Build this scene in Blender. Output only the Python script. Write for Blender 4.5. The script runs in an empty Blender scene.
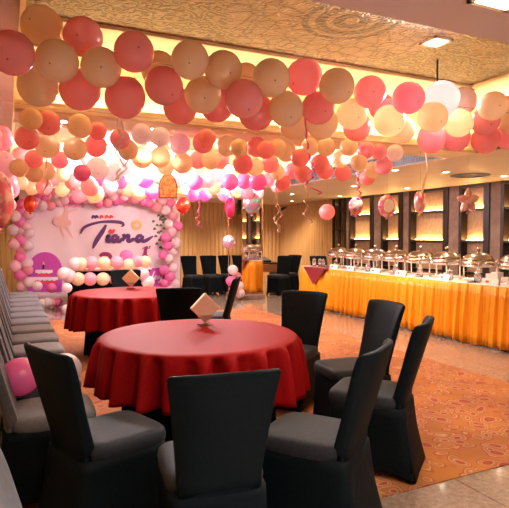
import bpy, bmesh, math, random
from mathutils import Vector, Matrix, Quaternion
random.seed(7)
PI = math.pi
sc = bpy.context.scene
col = sc.collection

# ---------------------------------------------------------------- camera
FPX = 530.0; YAW = math.radians(25.2); PITCH = math.atan(19 / 530.0); EYE = 1.45
cd = bpy.data.cameras.new('camera'); cam = bpy.data.objects.new('camera', cd); col.objects.link(cam)
cd.sensor_width = 36.0; cd.sensor_fit = 'HORIZONTAL'; cd.lens = FPX / 509 * 36
cd.clip_start = 0.05; cd.clip_end = 60
cam.location = (0, 0, EYE); cam.rotation_euler = (PI / 2 - PITCH, 0, -YAW)
sc.camera = cam

# ---------------------------------------------------------------- view, world
sc.view_settings.view_transform = 'Standard'; sc.view_settings.look = 'None'
sc.view_settings.gamma = 1.0; sc.view_settings.use_curve_mapping = False
sc.view_settings.exposure = 1.27
w = bpy.data.worlds.new('world'); sc.world = w; w.use_nodes = True
w.node_tree.nodes['Background'].inputs[0].default_value = (0.9, 0.8, 0.8, 1)
w.node_tree.nodes['Background'].inputs[1].default_value = 0.29

def area(name, loc, sx, sy, power, color, rot=(0, 0, 0), spread=None):
    l = bpy.data.lights.new(name, 'AREA'); l.shape = 'RECTANGLE'; l.size = sx; l.size_y = sy
    l.energy = power; l.color = color
    if spread: l.spread = spread
    o = bpy.data.objects.new(name, l); o.location = loc; o.rotation_euler = rot; col.objects.link(o); return o

ZS = 2.40; ZU = 2.90                     # soffit and upper ceiling
WARM = (1.0, 0.68, 0.33); COOL = (0.85, 0.92, 1.0); NEUT = (1.0, 0.86, 0.72); PINK = (1.0, 0.72, 0.84)
XL = -0.22; XR = 7.95; YB = 14.85; YF = -4.0
TRAYS = [(1.88, 4.60), (4.85, 9.55), (10.05, 12.9)]; ZLEFT = 2.80
TX0, TX1 = 0.08, 4.98

# unseen ceiling panels added for cool light on the front chairs (their housings are built further down)
FILL_PANELS = [(0.6, 0.4, 34, COOL), (2.6, -0.2, 32, COOL), (4.6, -0.6, 22, COOL)]
for x, y, p, c in FILL_PANELS:
    area('cool_fill_lamp', (x, y, ZS - 0.035), 0.56, 0.56, p, c, spread=1.25)
# LED strips lying on the cove ledges, shining up
for (y0, y1), pw in zip(TRAYS, (12, 8, 7)):
    L = TX1 - TX0
    for yy, s in ((y1 - 0.07, 1), (y0 + 0.07, -1)):
        if y0 == 1.88 and s < 0: continue
        area('cove_strip', ((TX0 + TX1) / 2, yy, 2.475), L - 0.3, 0.05, pw * 1.6, WARM, (PI + s * 0.25, 0, 0))
    for xx, s in ((TX1 - 0.07, 1),):
        area('cove_strip', (xx, (y0 + y1) / 2, 2.66), 0.05, (y1 - y0) - 0.3, pw, WARM, (PI, 0, 0))

# ---------------------------------------------------------------- pixel helpers (real distances)
def ray(px, py):
    v = Vector(((px - 254.5) / FPX, (254 - py) / FPX, -1.0))
    return cam.rotation_euler.to_matrix() @ v
O0 = Vector((0, 0, EYE))
def at_y(px, py, y):
    r = ray(px, py); return O0 + r * (y / r.y)
def at_x(px, py, x):
    r = ray(px, py); return O0 + r * (x / r.x)
def at_z(px, py, z):
    r = ray(px, py); return O0 + r * ((z - EYE) / r.z)
def at_d(px, py, d):
    return O0 + ray(px, py) * d
def depth_of(p):
    return (p.x * math.sin(YAW) + p.y * math.cos(YAW))

# ---------------------------------------------------------------- materials
MATS = {}
def mat(name, color=(.8, .8, .8), rough=.5, metal=0.0, emit=None, estr=0, sheen=0, coat=0, trans=0, alpha=1, spec=None, ior=None):
    m = bpy.data.materials.new(name); m.use_nodes = True
    b = m.node_tree.nodes['Principled BSDF']
    b.inputs['Base Color'].default_value = (*color, 1); b.inputs['Roughness'].default_value = rough
    b.inputs['Metallic'].default_value = metal
    if emit: b.inputs['Emission Color'].default_value = (*emit, 1); b.inputs['Emission Strength'].default_value = estr
    if sheen: b.inputs['Sheen Weight'].default_value = sheen; b.inputs['Sheen Roughness'].default_value = .4
    if coat: b.inputs['Coat Weight'].default_value = coat; b.inputs['Coat Roughness'].default_value = .08
    if trans: b.inputs['Transmission Weight'].default_value = trans
    if alpha < 1: b.inputs['Alpha'].default_value = alpha
    if spec is not None: b.inputs['Specular IOR Level'].default_value = spec
    if ior: b.inputs['IOR'].default_value = ior
    MATS[name] = m; return m
def N(m, t, **kw):
    n = m.node_tree.nodes.new(t)
    for k, v in kw.items(): setattr(n, k, v)
    return n
def link(m, a, b): m.node_tree.links.new(a, b)
def ramp(m, stops):
    r = N(m, 'ShaderNodeValToRGB'); e = r.color_ramp.elements
    while len(e) < len(stops): e.new(0.5)
    for i, (p, c) in enumerate(stops): e[i].position = p; e[i].color = (*c, 1)
    return r
def bs(m): return m.node_tree.nodes['Principled BSDF']
def bump(m, src, strength=.3, dist=.01):
    b = N(m, 'ShaderNodeBump'); b.inputs['Strength'].default_value = strength; b.inputs['Distance'].default_value = dist
    link(m, src, b.inputs['Height']); link(m, b.outputs[0], bs(m).inputs['Normal'])

def noisy(name, c1, c2, scale=5, rough=.5, detail=4, stretch=None, bumps=0, **kw):
    m = mat(name, c1, rough, **kw)
    tc = N(m, 'ShaderNodeTexCoord'); mp = N(m, 'ShaderNodeMapping'); nz = N(m, 'ShaderNodeTexNoise')
    if stretch: mp.inputs['Scale'].default_value = stretch
    nz.inputs['Scale'].default_value = scale; nz.inputs['Detail'].default_value = detail
    link(m, tc.outputs['Object'], mp.inputs[0]); link(m, mp.outputs[0], nz.inputs['Vector'])
    r = ramp(m, [(.35, c1), (.65, c2)]); link(m, nz.outputs[0], r.inputs[0]); link(m, r.outputs[0], bs(m).inputs['Base Color'])
    if bumps: bump(m, nz.outputs[0], bumps, .004)
    return m

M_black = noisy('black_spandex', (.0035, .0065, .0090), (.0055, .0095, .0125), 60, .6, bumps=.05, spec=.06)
M_seat = noisy('toplit_seat_spandex', (.020, .023, .030), (.026, .029, .037), 60, .6, sheen=.04, spec=.1)  # seats of the black covers: light from above put into a lighter tone
M_greyseat = noisy('grey_seat_spandex', (.125, .125, .14), (.15, .15, .165), 60, .6, sheen=.04, spec=.1)  # row seats: the same top light painted in, lighter than their backs
M_black.node_tree.nodes['Principled BSDF'].inputs['Sheen Tint'].default_value = (.75, .82, 1, 1)
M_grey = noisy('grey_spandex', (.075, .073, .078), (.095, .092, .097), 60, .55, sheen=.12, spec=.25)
M_red = noisy('red_satin', (.25, .003, .004), (.30, .005, .006), 90, .6, spec=.08)
M_orange = noisy('orange_satin', (.86, .34, .010), (.91, .39, .014), 6, .34, stretch=(8, 8, .6))
M_maroon = mat('maroon_satin', (.22, .008, .014), .4, sheen=.2)
M_white = mat('white_cloth', (.82, .78, .78), .6)
M_card = mat('white_card', (.88, .85, .85), .5)
M_cardred = mat('red_print', (.75, .05, .08), .5)
M_ceil = noisy('soffit_paint', (.66, .53, .41), (.70, .57, .44), 3, .5)
M_ceilw = mat('warm_white_paint', (.80, .66, .46), .5)
M_beam = mat('mauve_paint', (.42, .30, .29), .22)
M_trim = mat('cream_moulding', (.84, .70, .45), .42)
M_steel = mat('polished_steel', (.78, .74, .72), .14, 1.0)
M_brass = mat('brushed_gold', (.85, .58, .32), .22, 1.0)
M_lid = mat('warm_polished_steel', (.50, .43, .38), .2, 1.0)
M_mirror = mat('mirror_glass', (.78, .70, .70), .03, 1.0)
M_darkwood = mat('dark_wood', (.022, .014, .010), .35)
M_wood = noisy('desk_wood', (.28, .10, .04), (.36, .15, .06), 4, .4, stretch=(1, 12, 12))
M_blackp = mat('black_plastic', (.012, .012, .014), .4)
M_grille = mat('grille_metal', (.12, .11, .13), .5)
M_darkglass = mat('dark_glass', (.035, .02, .014), .06, .0, spec=1)
M_lampw = mat('lamp_diffuser', (1, 1, 1), .5, emit=(1, .95, .9), estr=7)
M_lampwarm = mat('downlight_lens', (1, 1, 1), .5, emit=(1, .86, .62), estr=9)
M_stage = mat('stage_lens', (1, 1, 1), .5, emit=(1, .96, .98), estr=14)
M_led = mat('niche_led', (1, .8, .4), .5, emit=(1, .62, .2), estr=14)
M_acry = mat('clear_acrylic', (.95, .9, .9), .05, trans=.9, ior=1.45)
M_napkin = noisy('cream_napkin', (.92, .72, .54), (.95, .78, .60), 40, .6)
M_leaf = mat('leaf_print', (.10, .16, .08), .6)
M_fig = mat('blush_print', (.80, .52, .50), .6)
M_feather = mat('pink_print', (.85, .35, .55), .6)
M_gold = mat('gold_print', (.85, .5, .15), .5)
M_purple = mat('purple_print', (.09, .015, .13), .5)
M_plum = mat('plum_print', (.28, .01, .12), .5)
M_magenta = mat('magenta_print', (.50, .05, .42), .55)
M_redprint = mat('scarlet_print', (.75, .05, .08), .5)
M_whiteprint = mat('white_print', (.85, .8, .88), .5)
M_ribbon_g = mat('silver_ribbon', (.75, .58, .55), .35)
M_ribbon_p = mat('pink_ribbon', (.8, .10, .28), .3)
M_ribbon_c = mat('cream_ribbon', (.85, .6, .4), .4)
M_yellow = mat('yellow_paper', (.85, .6, .05), .6)

# curtain / slat panelling
M_curtain = noisy('tan_panelling', (.56, .33, .14), (.62, .38, .17), 3, .55, stretch=(6, 6, .4))
# stone panels between niches
M_stone = noisy('brown_stone', (.20, .125, .09), (.29, .19, .14), 9, .55, detail=8)
M_nback = noisy('niche_veneer', (.38, .22, .12), (.48, .30, .17), 8, .5, detail=8, stretch=(1, 2, 1.2))

# granite floor
M_floor = mat('polished_granite', (.4, .28, .22), .09, coat=.3)
m = M_floor
tc = N(m, 'ShaderNodeTexCoord'); nz = N(m, 'ShaderNodeTexNoise'); nz.inputs['Scale'].default_value = 26; nz.inputs['Detail'].default_value = 8; nz.inputs['Roughness'].default_value = .75
link(m, tc.outputs['Object'], nz.inputs['Vector'])
r = ramp(m, [(.3, (.20, .14, .11)), (.52, (.34, .26, .215)), (.72, (.46, .37, .32))]); link(m, nz.outputs[0], r.inputs[0])
bk = N(m, 'ShaderNodeTexBrick'); bk.offset = 0; bk.inputs['Scale'].default_value = 1; bk.inputs['Brick Width'].default_value = .8; bk.inputs['Row Height'].default_value = .8
bk.inputs['Mortar Size'].default_value = .004; bk.inputs['Mortar'].default_value = (.45, .4, .38, 1); bk.inputs['Color1'].default_value = (1, 1, 1, 1); bk.inputs['Color2'].default_value = (.92, .9, .9, 1)
link(m, tc.outputs['Object'], bk.inputs['Vector'])
mx = N(m, 'ShaderNodeMix', data_type='RGBA', blend_type='MULTIPLY'); mx.inputs[0].default_value = 1
link(m, r.outputs[0], mx.inputs[6]); link(m, bk.outputs[0], mx.inputs[7]); link(m, mx.outputs[2], bs(m).inputs['Base Color'])

# carpet: orange ground with red and beige loops
M_carpet = mat('patterned_carpet', (.5, .2, .08), .9)
m = M_carpet
tc = N(m, 'ShaderNodeTexCoord')
nz = N(m, 'ShaderNodeTexNoise'); nz.inputs['Scale'].default_value = 3.5; nz.inputs['Detail'].default_value = 1
link(m, tc.outputs['Object'], nz.inputs['Vector'])
mxv = N(m, 'ShaderNodeMix', data_type='RGBA'); mxv.inputs[0].default_value = .22
link(m, tc.outputs['Object'], mxv.inputs[6]); link(m, nz.outputs['Color'], mxv.inputs[7])
vo = N(m, 'ShaderNodeTexVoronoi'); vo.inputs['Scale'].default_value = 10.5; vo.inputs['Randomness'].default_value = .9
link(m, mxv.outputs[2], vo.inputs['Vector'])
rg = ramp(m, [(.0, (.44, .16, .04)), (.14, (.40, .055, .035)), (.26, (.40, .06, .04)), (.30, (.62, .40, .22)), (.35, (.45, .18, .06)), (.44, (.44, .17, .04)), (.50, (.60, .36, .18)), (.54, (.40, .07, .04)), (.64, (.48, .18, .04))])
link(m, vo.outputs['Distance'], rg.inputs[0])
n2 = N(m, 'ShaderNodeTexNoise'); n2.inputs['Scale'].default_value = 2.2; n2.inputs['Detail'].default_value = 3; link(m, tc.outputs['Object'], n2.inputs['Vector'])
r2 = ramp(m, [(.4, (.66, .60, .64)), (.6, (.86, .85, .78))]); link(m, n2.outputs[0], r2.inputs[0])
mx = N(m, 'ShaderNodeMix', data_type='RGBA', blend_type='MULTIPLY'); mx.inputs[0].default_value = 1
link(m, rg.outputs[0], mx.inputs[6]); link(m, r2.outputs[0], mx.inputs[7]); link(m, mx.outputs[2], bs(m).inputs['Base Color'])
n3 = N(m, 'ShaderNodeTexNoise'); n3.inputs['Scale'].default_value = 260; link(m, tc.outputs['Object'], n3.inputs['Vector']); bump(m, n3.outputs[0], .4, .004)

# mural ceiling: gold relief scrollwork with a round medallion
M_mural = mat('gold_relief_ceiling', (.5, .3, .1), .45)
m = M_mural
tc = N(m, 'ShaderNodeTexCoord')
wv = N(m, 'ShaderNodeTexWave'); wv.wave_type = 'RINGS'; wv.inputs['Scale'].default_value = 5; wv.inputs['Distortion'].default_value = 22; wv.inputs['Detail'].default_value = 3; wv.inputs['Detail Scale'].default_value = 1.6
link(m, tc.outputs['Object'], wv.inputs['Vector'])
rr = ramp(m, [(.2, (.19, .12, .03)), (.5, (.28, .19, .05)), (.85, (.33, .23, .065))]); link(m, wv.outputs[0], rr.inputs[0])
vs = N(m, 'ShaderNodeVectorMath', operation='SUBTRACT'); vs.inputs[1].default_value = (2.15, 3.02, ZU); link(m, tc.outputs['Object'], vs.inputs[0])
ln = N(m, 'ShaderNodeVectorMath', operation='LENGTH'); link(m, vs.outputs[0], ln.inputs[0])
vo = N(m, 'ShaderNodeTexVoronoi'); vo.inputs['Scale'].default_value = 9; vo.feature = 'DISTANCE_TO_EDGE'; link(m, tc.outputs['Object'], vo.inputs['Vector'])
rp = ramp(m, [(.0, (.20, .10, .035)), (.10, (.34, .20, .08)), (.5, (.39, .24, .11))]); link(m, vo.outputs[0], rp.inputs[0])
ml = N(m, 'ShaderNodeMath', operation='MULTIPLY'); ml.inputs[1].default_value = 52; link(m, ln.outputs['Value'], ml.inputs[0])
sn = N(m, 'ShaderNodeMath', operation='SINE'); link(m, ml.outputs[0], sn.inputs[0])
rm = ramp(m, [(.0, (.15, .08, .03)), (.6, (.32, .2, .085))]); link(m, sn.outputs[0], rm.inputs[0])
k1 = N(m, 'ShaderNodeMath', operation='LESS_THAN'); k1.inputs[1].default_value = .85; link(m, ln.outputs['Value'], k1.inputs[0])
k2 = N(m, 'ShaderNodeMath', operation='LESS_THAN'); k2.inputs[1].default_value = .34; link(m, ln.outputs['Value'], k2.inputs[0])
ma = N(m, 'ShaderNodeMix', data_type='RGBA'); link(m, k1.outputs[0], ma.inputs[0]); link(m, rr.outputs[0], ma.inputs[6]); link(m, rp.outputs[0], ma.inputs[7])
mb = N(m, 'ShaderNodeMix', data_type='RGBA'); link(m, k2.outputs[0], mb.inputs[0]); link(m, ma.outputs[2], mb.inputs[6]); link(m, rm.outputs[0], mb.inputs[7])
link(m, mb.outputs[2], bs(m).inputs['Base Color']); bump(m, wv.outputs[0], .5, .02)

# banner cloth
M_banner = noisy('banner_cloth', (.74, .62, .69), (.79, .67, .74), 1.5, .5)

# latex balloons: diffuse + translucent skin, darker crown spot at local +Z
def latex(name, c, tl=.45):
    m = mat(name, c, .22, coat=.25)
    tc = N(m, 'ShaderNodeTexCoord'); sx = N(m, 'ShaderNodeSeparateXYZ'); link(m, tc.outputs['Object'], sx.inputs[0])
    g = N(m, 'ShaderNodeMath', operation='GREATER_THAN'); g.inputs[1].default_value = 1.0165; link(m, sx.outputs[2], g.inputs[0])
    mx = N(m, 'ShaderNodeMix', data_type='RGBA'); mx.inputs[6].default_value = (*c, 1); mx.inputs[7].default_value = (c[0] * .55, c[1] * .3, c[2] * .3, 1)
    link(m, g.outputs[0], mx.inputs[0]); link(m, mx.outputs[2], bs(m).inputs['Base Color'])
    t = N(m, 'ShaderNodeBsdfTranslucent'); link(m, mx.outputs[2], t.inputs[0])
    ms = N(m, 'ShaderNodeMixShader'); ms.inputs[0].default_value = tl
    out = m.node_tree.nodes['Material Output']
    link(m, bs(m).outputs[0], ms.inputs[1]); link(m, t.outputs[0], ms.inputs[2]); link(m, ms.outputs[0], out.inputs[0])
    return m
LATEX = {'k': latex('cream_latex', (.94, .75, .54)), 'c': latex('coral_latex', (.97, .42, .43)), 'p': latex('pink_latex', (.96, .45, .56)),
         'm': latex('magenta_latex', (.93, .27, .60)), 'w': latex('white_latex', (.90, .80, .84)), 'l': latex('pale_pink_latex', (.94, .66, .74))}
CNAME = {'k': 'cream', 'c': 'coral', 'p': 'pink', 'm': 'bright pink', 'w': 'white', 'l': 'pale pink'}

def foil(name, c1, c2, scale=6):
    m = mat(name, c1, .25, .55)
    tc = N(m, 'ShaderNodeTexCoord'); nz = N(m, 'ShaderNodeTexNoise'); nz.inputs['Scale'].default_value = scale; link(m, tc.outputs['Object'], nz.inputs['Vector'])
    r = ramp(m, [(.42, c1), (.56, c2)]); link(m, nz.outputs[0], r.inputs[0]); link(m, r.outputs[0], bs(m).inputs['Base Color']); bump(m, nz.outputs[0], .5, .02)
    return m
M_foilpink = foil('pink_foil', (.88, .25, .40), (.95, .70, .72), 12)
M_foilhot = foil('hot_pink_foil', (.85, .03, .25), (.9, .12, .4))
M_foilteal = foil('pink_teal_foil', (.75, .25, .4), (.2, .5, .55), 14)
M_foilrose = foil('rose_gold_foil', (.72, .34, .32), (.92, .66, .62), 14)
M_foilred = foil('red_foil', (.65, .03, .03), (.8, .12, .05), 10)
M_bubble = foil('clear_bubble', (.75, .45, .65), (.6, .6, .85), 10)
M_print = foil('gold_orange_print', (.72, .28, .08), (.8, .5, .25), 22)
M_print.node_tree.nodes['Principled BSDF'].inputs['Metallic'].default_value = 0

# ---------------------------------------------------------------- mesh helpers
def box(bm, x0, x1, y0, y1, z0, z1):
    r = bmesh.ops.create_cube(bm, size=1)
    bmesh.ops.scale(bm, vec=(x1 - x0, y1 - y0, z1 - z0), verts=r['verts'])
    bmesh.ops.translate(bm, vec=((x0 + x1) / 2, (y0 + y1) / 2, (z0 + z1) / 2), verts=r['verts'])
    return r['verts']
def loft(bm, rings, cap0=True, cap1=True, closed=True):
    vs = [[bm.verts.new(p) for p in rg] for rg in rings]
    n = len(vs[0])
    for a, b in zip(vs, vs[1:]):
        for i in range(n if closed else n - 1):
            j = (i + 1) % n
            bm.faces.new((a[i], a[j], b[j], b[i]))
    if cap0: bm.faces.new(list(reversed(vs[0])))
    if cap1: bm.faces.new(vs[-1])
    return vs
def ring(cx, cy, z, r, n=24, rx=None, ry=None):
    return [(cx + (rx or r) * math.cos(2 * PI * i / n), cy + (ry or r) * math.sin(2 * PI * i / n), z) for i in range(n)]
def lathe(bm, prof, n=24, cx=0, cy=0):
    loft(bm, [ring(cx, cy, z, max(r, .0004), n) for r, z in prof])
def tube(bm, pts, r, n=6, flat=1.0):
    pts = [Vector(p) for p in pts]; rings = []
    up = Vector((.3, .2, 1)).normalized()
    for i, p in enumerate(pts):
        t = (pts[min(i + 1, len(pts) - 1)] - pts[max(i - 1, 0)]).normalized()
        a = t.cross(up)
        if a.length < 1e-3: a = t.cross(Vector((1, 0, 0)))
        a.normalize(); b = t.cross(a)
        rings.append([p + a * r * math.cos(2 * PI * k / n) + b * r * flat * math.sin(2 * PI * k / n) for k in range(n)])
    loft(bm, rings)
def prism(bm, pts2, to3, thick):
    """outline of 2D points placed by to3(u,v,w)"""
    loft(bm, [[to3(u, v, 0) for u, v in pts2], [to3(u, v, thick) for u, v in pts2]])
def obj(name, bm, m, parent=None, smooth=False, bevel=0, sub=0):
    bmesh.ops.recalc_face_normals(bm, faces=bm.faces)
    me = bpy.data.meshes.new(name); bm.to_mesh(me); bm.free()
    if smooth:
        for p in me.polygons: p.use_smooth = True
    me.materials.append(m)
    o = bpy.data.objects.new(name, me); col.objects.link(o)
    if parent: o.parent = parent
    if bevel:
        b = o.modifiers.new('b', 'BEVEL'); b.width = bevel; b.segments = 2; b.limit_method = 'ANGLE'
    if sub:
        s = o.modifiers.new('s', 'SUBSURF'); s.levels = sub; s.render_levels = sub
    return o
def tag(o, label, cat, group=None):
    o['label'] = label; o['category'] = cat
    if group: o['group'] = group
    return o
def thing(name, label, cat, loc=(0, 0, 0), rz=0, group=None):
    o = bpy.data.objects.new(name, None); o.empty_display_size = .1; col.objects.link(o)
    o.location = loc; o.rotation_euler = (0, 0, rz); return tag(o, label, cat, group)
def struct(name, bm, m, parent=None, **kw):
    o = obj(name, bm, m, parent, **kw); o['kind'] = 'structure'; return o
KIDS = {}
def dup(root, label=None, group=None, loc=None, rz=None):
    r = root.copy(); col.objects.link(r)
    if loc is not None: r.location = loc
    if rz is not None: r.rotation_euler = (0, 0, rz)
    if label: r['label'] = label
    if group: r['group'] = group
    for ch in kids(root):
        c = ch.copy(); col.objects.link(c); c.parent = r
        for g in kids(ch):
            d = g.copy(); col.objects.link(d); d.parent = c
    return r
def kids(o): return [c for c in bpy.data.objects if c.parent == o]
ORD = ['first', 'second', 'third', 'fourth', 'fifth', 'sixth', 'seventh', 'eighth', 'ninth', 'tenth', 'eleventh', 'twelfth', 'thirteenth', 'fourteenth', 'fifteenth', 'sixteenth', 'seventeenth', 'eighteenth', 'nineteenth', 'twentieth']
ORD += ['twenty-' + w_ for w_ in ORD[:9]] + ['thirtieth'] + ['thirty-' + w_ for w_ in ORD[:9]]

# ================================================================ SETTING
bm = bmesh.new(); box(bm, XL - .3, XR + .6, YF, YB + .2, -.1, 0); struct('floor', bm, M_floor)
bm = bmesh.new(); box(bm, -.1, 4.44, 2.30, 9.5, 0, .006); c_ = obj('carpet', bm, M_carpet); c_['kind'] = 'structure'; c_.name = 'floor_carpet'

def fluted(bm, horiz, fixed, a0, a1, z0, z1, pitch=.13, depth=.03, sgn=-1):
    """vertical ribs along an axis"""
    n = int((a1 - a0) / pitch); prof = []
    for i in range(n):
        s = a0 + i * (a1 - a0) / n; L = (a1 - a0) / n
        for q, dd in ((0, 0), (.12, .6), (.3, 1), (.6, 1), (.8, .6), (.92, 0)): prof.append((s + q * L, dd * depth))
    prof.append((a1, 0))
    lo, hi = [], []
    for a, dd in prof:
        p = (a, fixed + sgn * dd) if horiz else (fixed + sgn * dd, a)
        lo.append((*p, z0)); hi.append((*p, z1))
    back = sgn * -.12
    e = ((a1, fixed + back), (a0, fixed + back)) if horiz else ((fixed + back, a1), (fixed + back, a0))
    for q in e: lo.append((*q, z0)); hi.append((*q, z1))
    loft(bm, [lo, hi])
bm = bmesh.new(); fluted(bm, True, YB, XL - .3, XR + .6, 0, 2.95, sgn=-1); struct('wall_back', bm, M_curtain)
bm = bmesh.new(); box(bm, XL - .15, XL, YF, YB, 0, 2.95); struct('wall_left', bm, M_curtain)
bm = bmesh.new(); box(bm, XL - .3, XR + .6, YF - .15, YF, 0, 2.95); struct('wall_front', bm, M_curtain)

# right wall: fluted panelling by the corner, then dark glass, then stone piers and lit niches
bm = bmesh.new(); fluted(bm, False, XR, 11.92, YB, 0, 2.95, sgn=-1)
box(bm, XR + .40, XR + .55, YF, 11.92, 0, 2.95); struct('wall_right', bm, M_curtain)
bm = bmesh.new(); box(bm, XR - .02, XR + .4, 11.36, 11.9, 0, ZS + .1)
dg = struct('trim_1', bm, M_darkglass)
bm = bmesh.new()
for y in (11.36, 11.62, 11.9): box(bm, XR - .05, XR - .015, y - .02, y + .02, 0, ZS)
for z in (.9, 1.6): box(bm, XR - .05, XR - .015, 11.36, 11.9, z - .015, z + .015)
o = obj('glass_frame', bm, M_darkwood, dg)
OPEN = [(10.28, 11.18), (9.26, 9.91), (7.93, 8.97), (6.94, 7.57), (5.55, 6.62), (4.5, 5.2), (3.0, 4.1), (1.6, 2.6)]
edges = [11.36] + [v for a, b in OPEN for v in (b, a)] + [YF]
bm = bmesh.new()
for i in range(0, len(edges), 2): box(bm, XR, XR + .4, edges[i + 1], edges[i], 0, 2.95)
struct('wall_right_stone', bm, M_stone)
# the unseen top strip above the openings
bm = bmesh.new()
for a, b in OPEN: box(bm, XR, XR + .4, a, b, ZS, 2.95)
struct('trim_2', bm, M_stone)
SHZ = [.73, 1.33, 1.93]
for i, (a, b) in enumerate(OPEN):
    nm = ['farthest', 'second farthest', 'third farthest', 'fourth farthest', 'fifth farthest', 'sixth farthest', 'seventh farthest', 'nearest'][i]
    t = thing('display_niche', '%s dark-framed shelf niche in the stone wall, shelves glowing amber' % nm, 'shelf', (XR, (a + b) / 2, 0), 0, 'backlit niches along the buffet wall')
    h = (b - a) / 2; fw = .07
    bm = bmesh.new()
    box(bm, -.03, .15, -h - .06, -h + fw, 0, ZS - .003); box(bm, -.03, .15, h - .05, h + .02, 0, ZS - .003); box(bm, -.03, .15, -h + fw, h - .05, ZS - .06, ZS - .003)
    box(bm, -.02, .15, -h + fw, h - .05, 0, .1)
    obj('frame', bm, M_darkwood, t, bevel=.004)
    bm = bmesh.new(); box(bm, .13, .149, -h + fw, h - .05, .1, ZS - .06); obj('back_panel', bm, M_nback, t)
    for z in SHZ:
        bm = bmesh.new(); box(bm, -.012, .129, -h + fw, h - .05, z - .020, z + .020); s = obj('shelf', bm, M_darkwood, t)
        if z > 1:
            bm = bmesh.new(); box(bm, .085, .105, -h + fw + .01, h - .07, z + .0205, z + .032); obj('light_strip', bm, M_led, s)
            area('niche_lamp', (XR + .095, (a + b) / 2, z + .036), .03, (b - a) - .2, 1.9, (1, .55, .2), (PI, 0, 0))

# ceiling: upper slab with mural, beams and soffits
bm = bmesh.new(); box(bm, XL - .3, XR + .6, YF, YB + .2, ZU + .05, ZU + .2); struct('ceiling', bm, M_ceilw)
for i, (y0, y1) in enumerate(TRAYS):
    bm = bmesh.new(); box(bm, TX0 - .15, TX1 + .1, y0 - .1, y1 + .1, ZU + .02, ZU + .05); struct('ceiling_recess', bm, M_ceilw)
    e0, e1, f0, f1 = TX0 - .1, TX1 - .87, y0 + .0, y1 - .8
    bm = bmesh.new(); box(bm, e0, e1, f0, f1, ZU, ZU + .02); struct('ceiling_mural', bm, M_mural)
    # stepped moulding round the mural
    bm = bmesh.new()
    for k, (w_, dz) in enumerate(((.10, .0), (.07, .03), (.035, .055))):
        o_ = .10 - w_
        box(bm, e0, e1 + o_ + w_, f1 + o_, f1 + o_ + w_, ZU - .025 + dz * .3, ZU + .02)
        box(bm, e1 + o_, e1 + o_ + w_, f0, f1 + o_ + w_, ZU - .025 + dz * .3, ZU + .02)
    struct('trim_3', bm, M_trim, bevel=.006)
    # ledge carrying the strip lights
    bm = bmesh.new()
    for zb, horiz, edge, sg in ((2.415, True, y1, -1), (2.415, True, y0, 1), (2.60, False, TX1, -1)):
        if horiz and edge == 1.88: continue
        for z0, z1, wa, wb in ((zb, zb + .03, 0, .15), (zb - .03, zb, 0, .10), (zb + .03, zb + .065, .13, .15)):
            a, b = sorted((edge + sg * wa, edge + sg * wb))
            if horiz: box(bm, TX0, TX1, a, b, max(z0, ZS - .004), z1)
            else: box(bm, a, b, y0, y1, z0, z1)
    struct('trim_4', bm, M_trim)
def soff(x0, x1, y0, y1, m, nm='ceiling_soffit'):
    bm = bmesh.new(); box(bm, x0, x1, y0, y1, ZS, ZU + .05); struct(nm, bm, m)
bm = bmesh.new(); box(bm, XL - .3, TX0 + .02, YF, YB, ZLEFT, ZU + .05); struct('ceiling_soffit', bm, M_beam)
bm = bmesh.new(); box(bm, TX0 + .02, TX0 + .05, YF, YB, ZLEFT - .02, ZU + .05); struct('trim_5', bm, M_trim)
soff(TX1, XR + .1, 4.6, YB, M_ceil)
soff(TX1, XR + .1, YF, 4.6, M_ceil)
soff(TX0 - .5, TX1, YF, TRAYS[0][0], M_beam, 'ceiling_beam')
soff(TX0, TX1, TRAYS[0][1], TRAYS[1][0], M_trim, 'ceiling_beam'); soff(TX0, TX1, TRAYS[1][1], TRAYS[2][0], M_ceil, 'ceiling_beam'); soff(TX0, TX1, TRAYS[2][1], YB, M_ceil, 'ceiling_beam')

# air grilles in the recess sides above the buffet soffit
for i, (y0, y1) in enumerate(TRAYS):
    t = thing('air_grille', 'long slatted air grille in the ceiling recess edge, %s' % ['nearest of three', 'middle of three', 'farthest of three'][i], 'vent', (TX1, (y0 + y1) / 2, 2.49), 0, 'air grilles above the buffet')
    h = (y1 - y0) / 2 - .1
    bm = bmesh.new(); box(bm, -.012, -.001, -h, h, -.07, .07); obj('backing', bm, M_blackp, t)
    bm = bmesh.new()
    k = -h
    while k < h: box(bm, -.02, -.011, k, k + .012, -.07, .07); k += .05
    for z in (-.045, -.015, .015, .045): box(bm, -.022, -.012, -h, h, z - .003, z + .003)
    box(bm, -.026, -.011, -h, h, -.085, -.07); box(bm, -.026, -.011, -h, h, .07, .08)
    obj('slats', bm, M_grille, t)

# mirrored column
t = thing('mirrored_column', 'square column clad in mirrors beside the black chairs', 'column', (5.03, 11.2, 0)); t['kind'] = 'structure'
bm = bmesh.new(); box(bm, -.25, .25, -.40, .40, .10, ZS - .001); obj('mirror_cladding', bm, M_mirror, t)
bm = bmesh.new(); box(bm, -.30, .30, -.45, .45, 0, .10); obj('base', bm, M_stone, t, bevel=.01)
bm = bmesh.new(); box(bm, -.258, .258, -.408, .408, .98, .995)
for sx in (-1, 1):
    for sy in (-1, 1): box(bm, sx * .253 - .008, sx * .253 + .008, sy * .403 - .008, sy * .403 + .008, .1, ZS - .002)
obj('edge_strip', bm, M_brass, t)

# black header above the banner
bm = bmesh.new(); box(bm, .15, 3.9, 13.0, 13.1, 2.0, 2.39); obj('header_panel', bm, M_blackp); o = bpy.data.objects['header_panel']; tag(o, 'black panel hanging above the birthday banner', 'panel')

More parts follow.
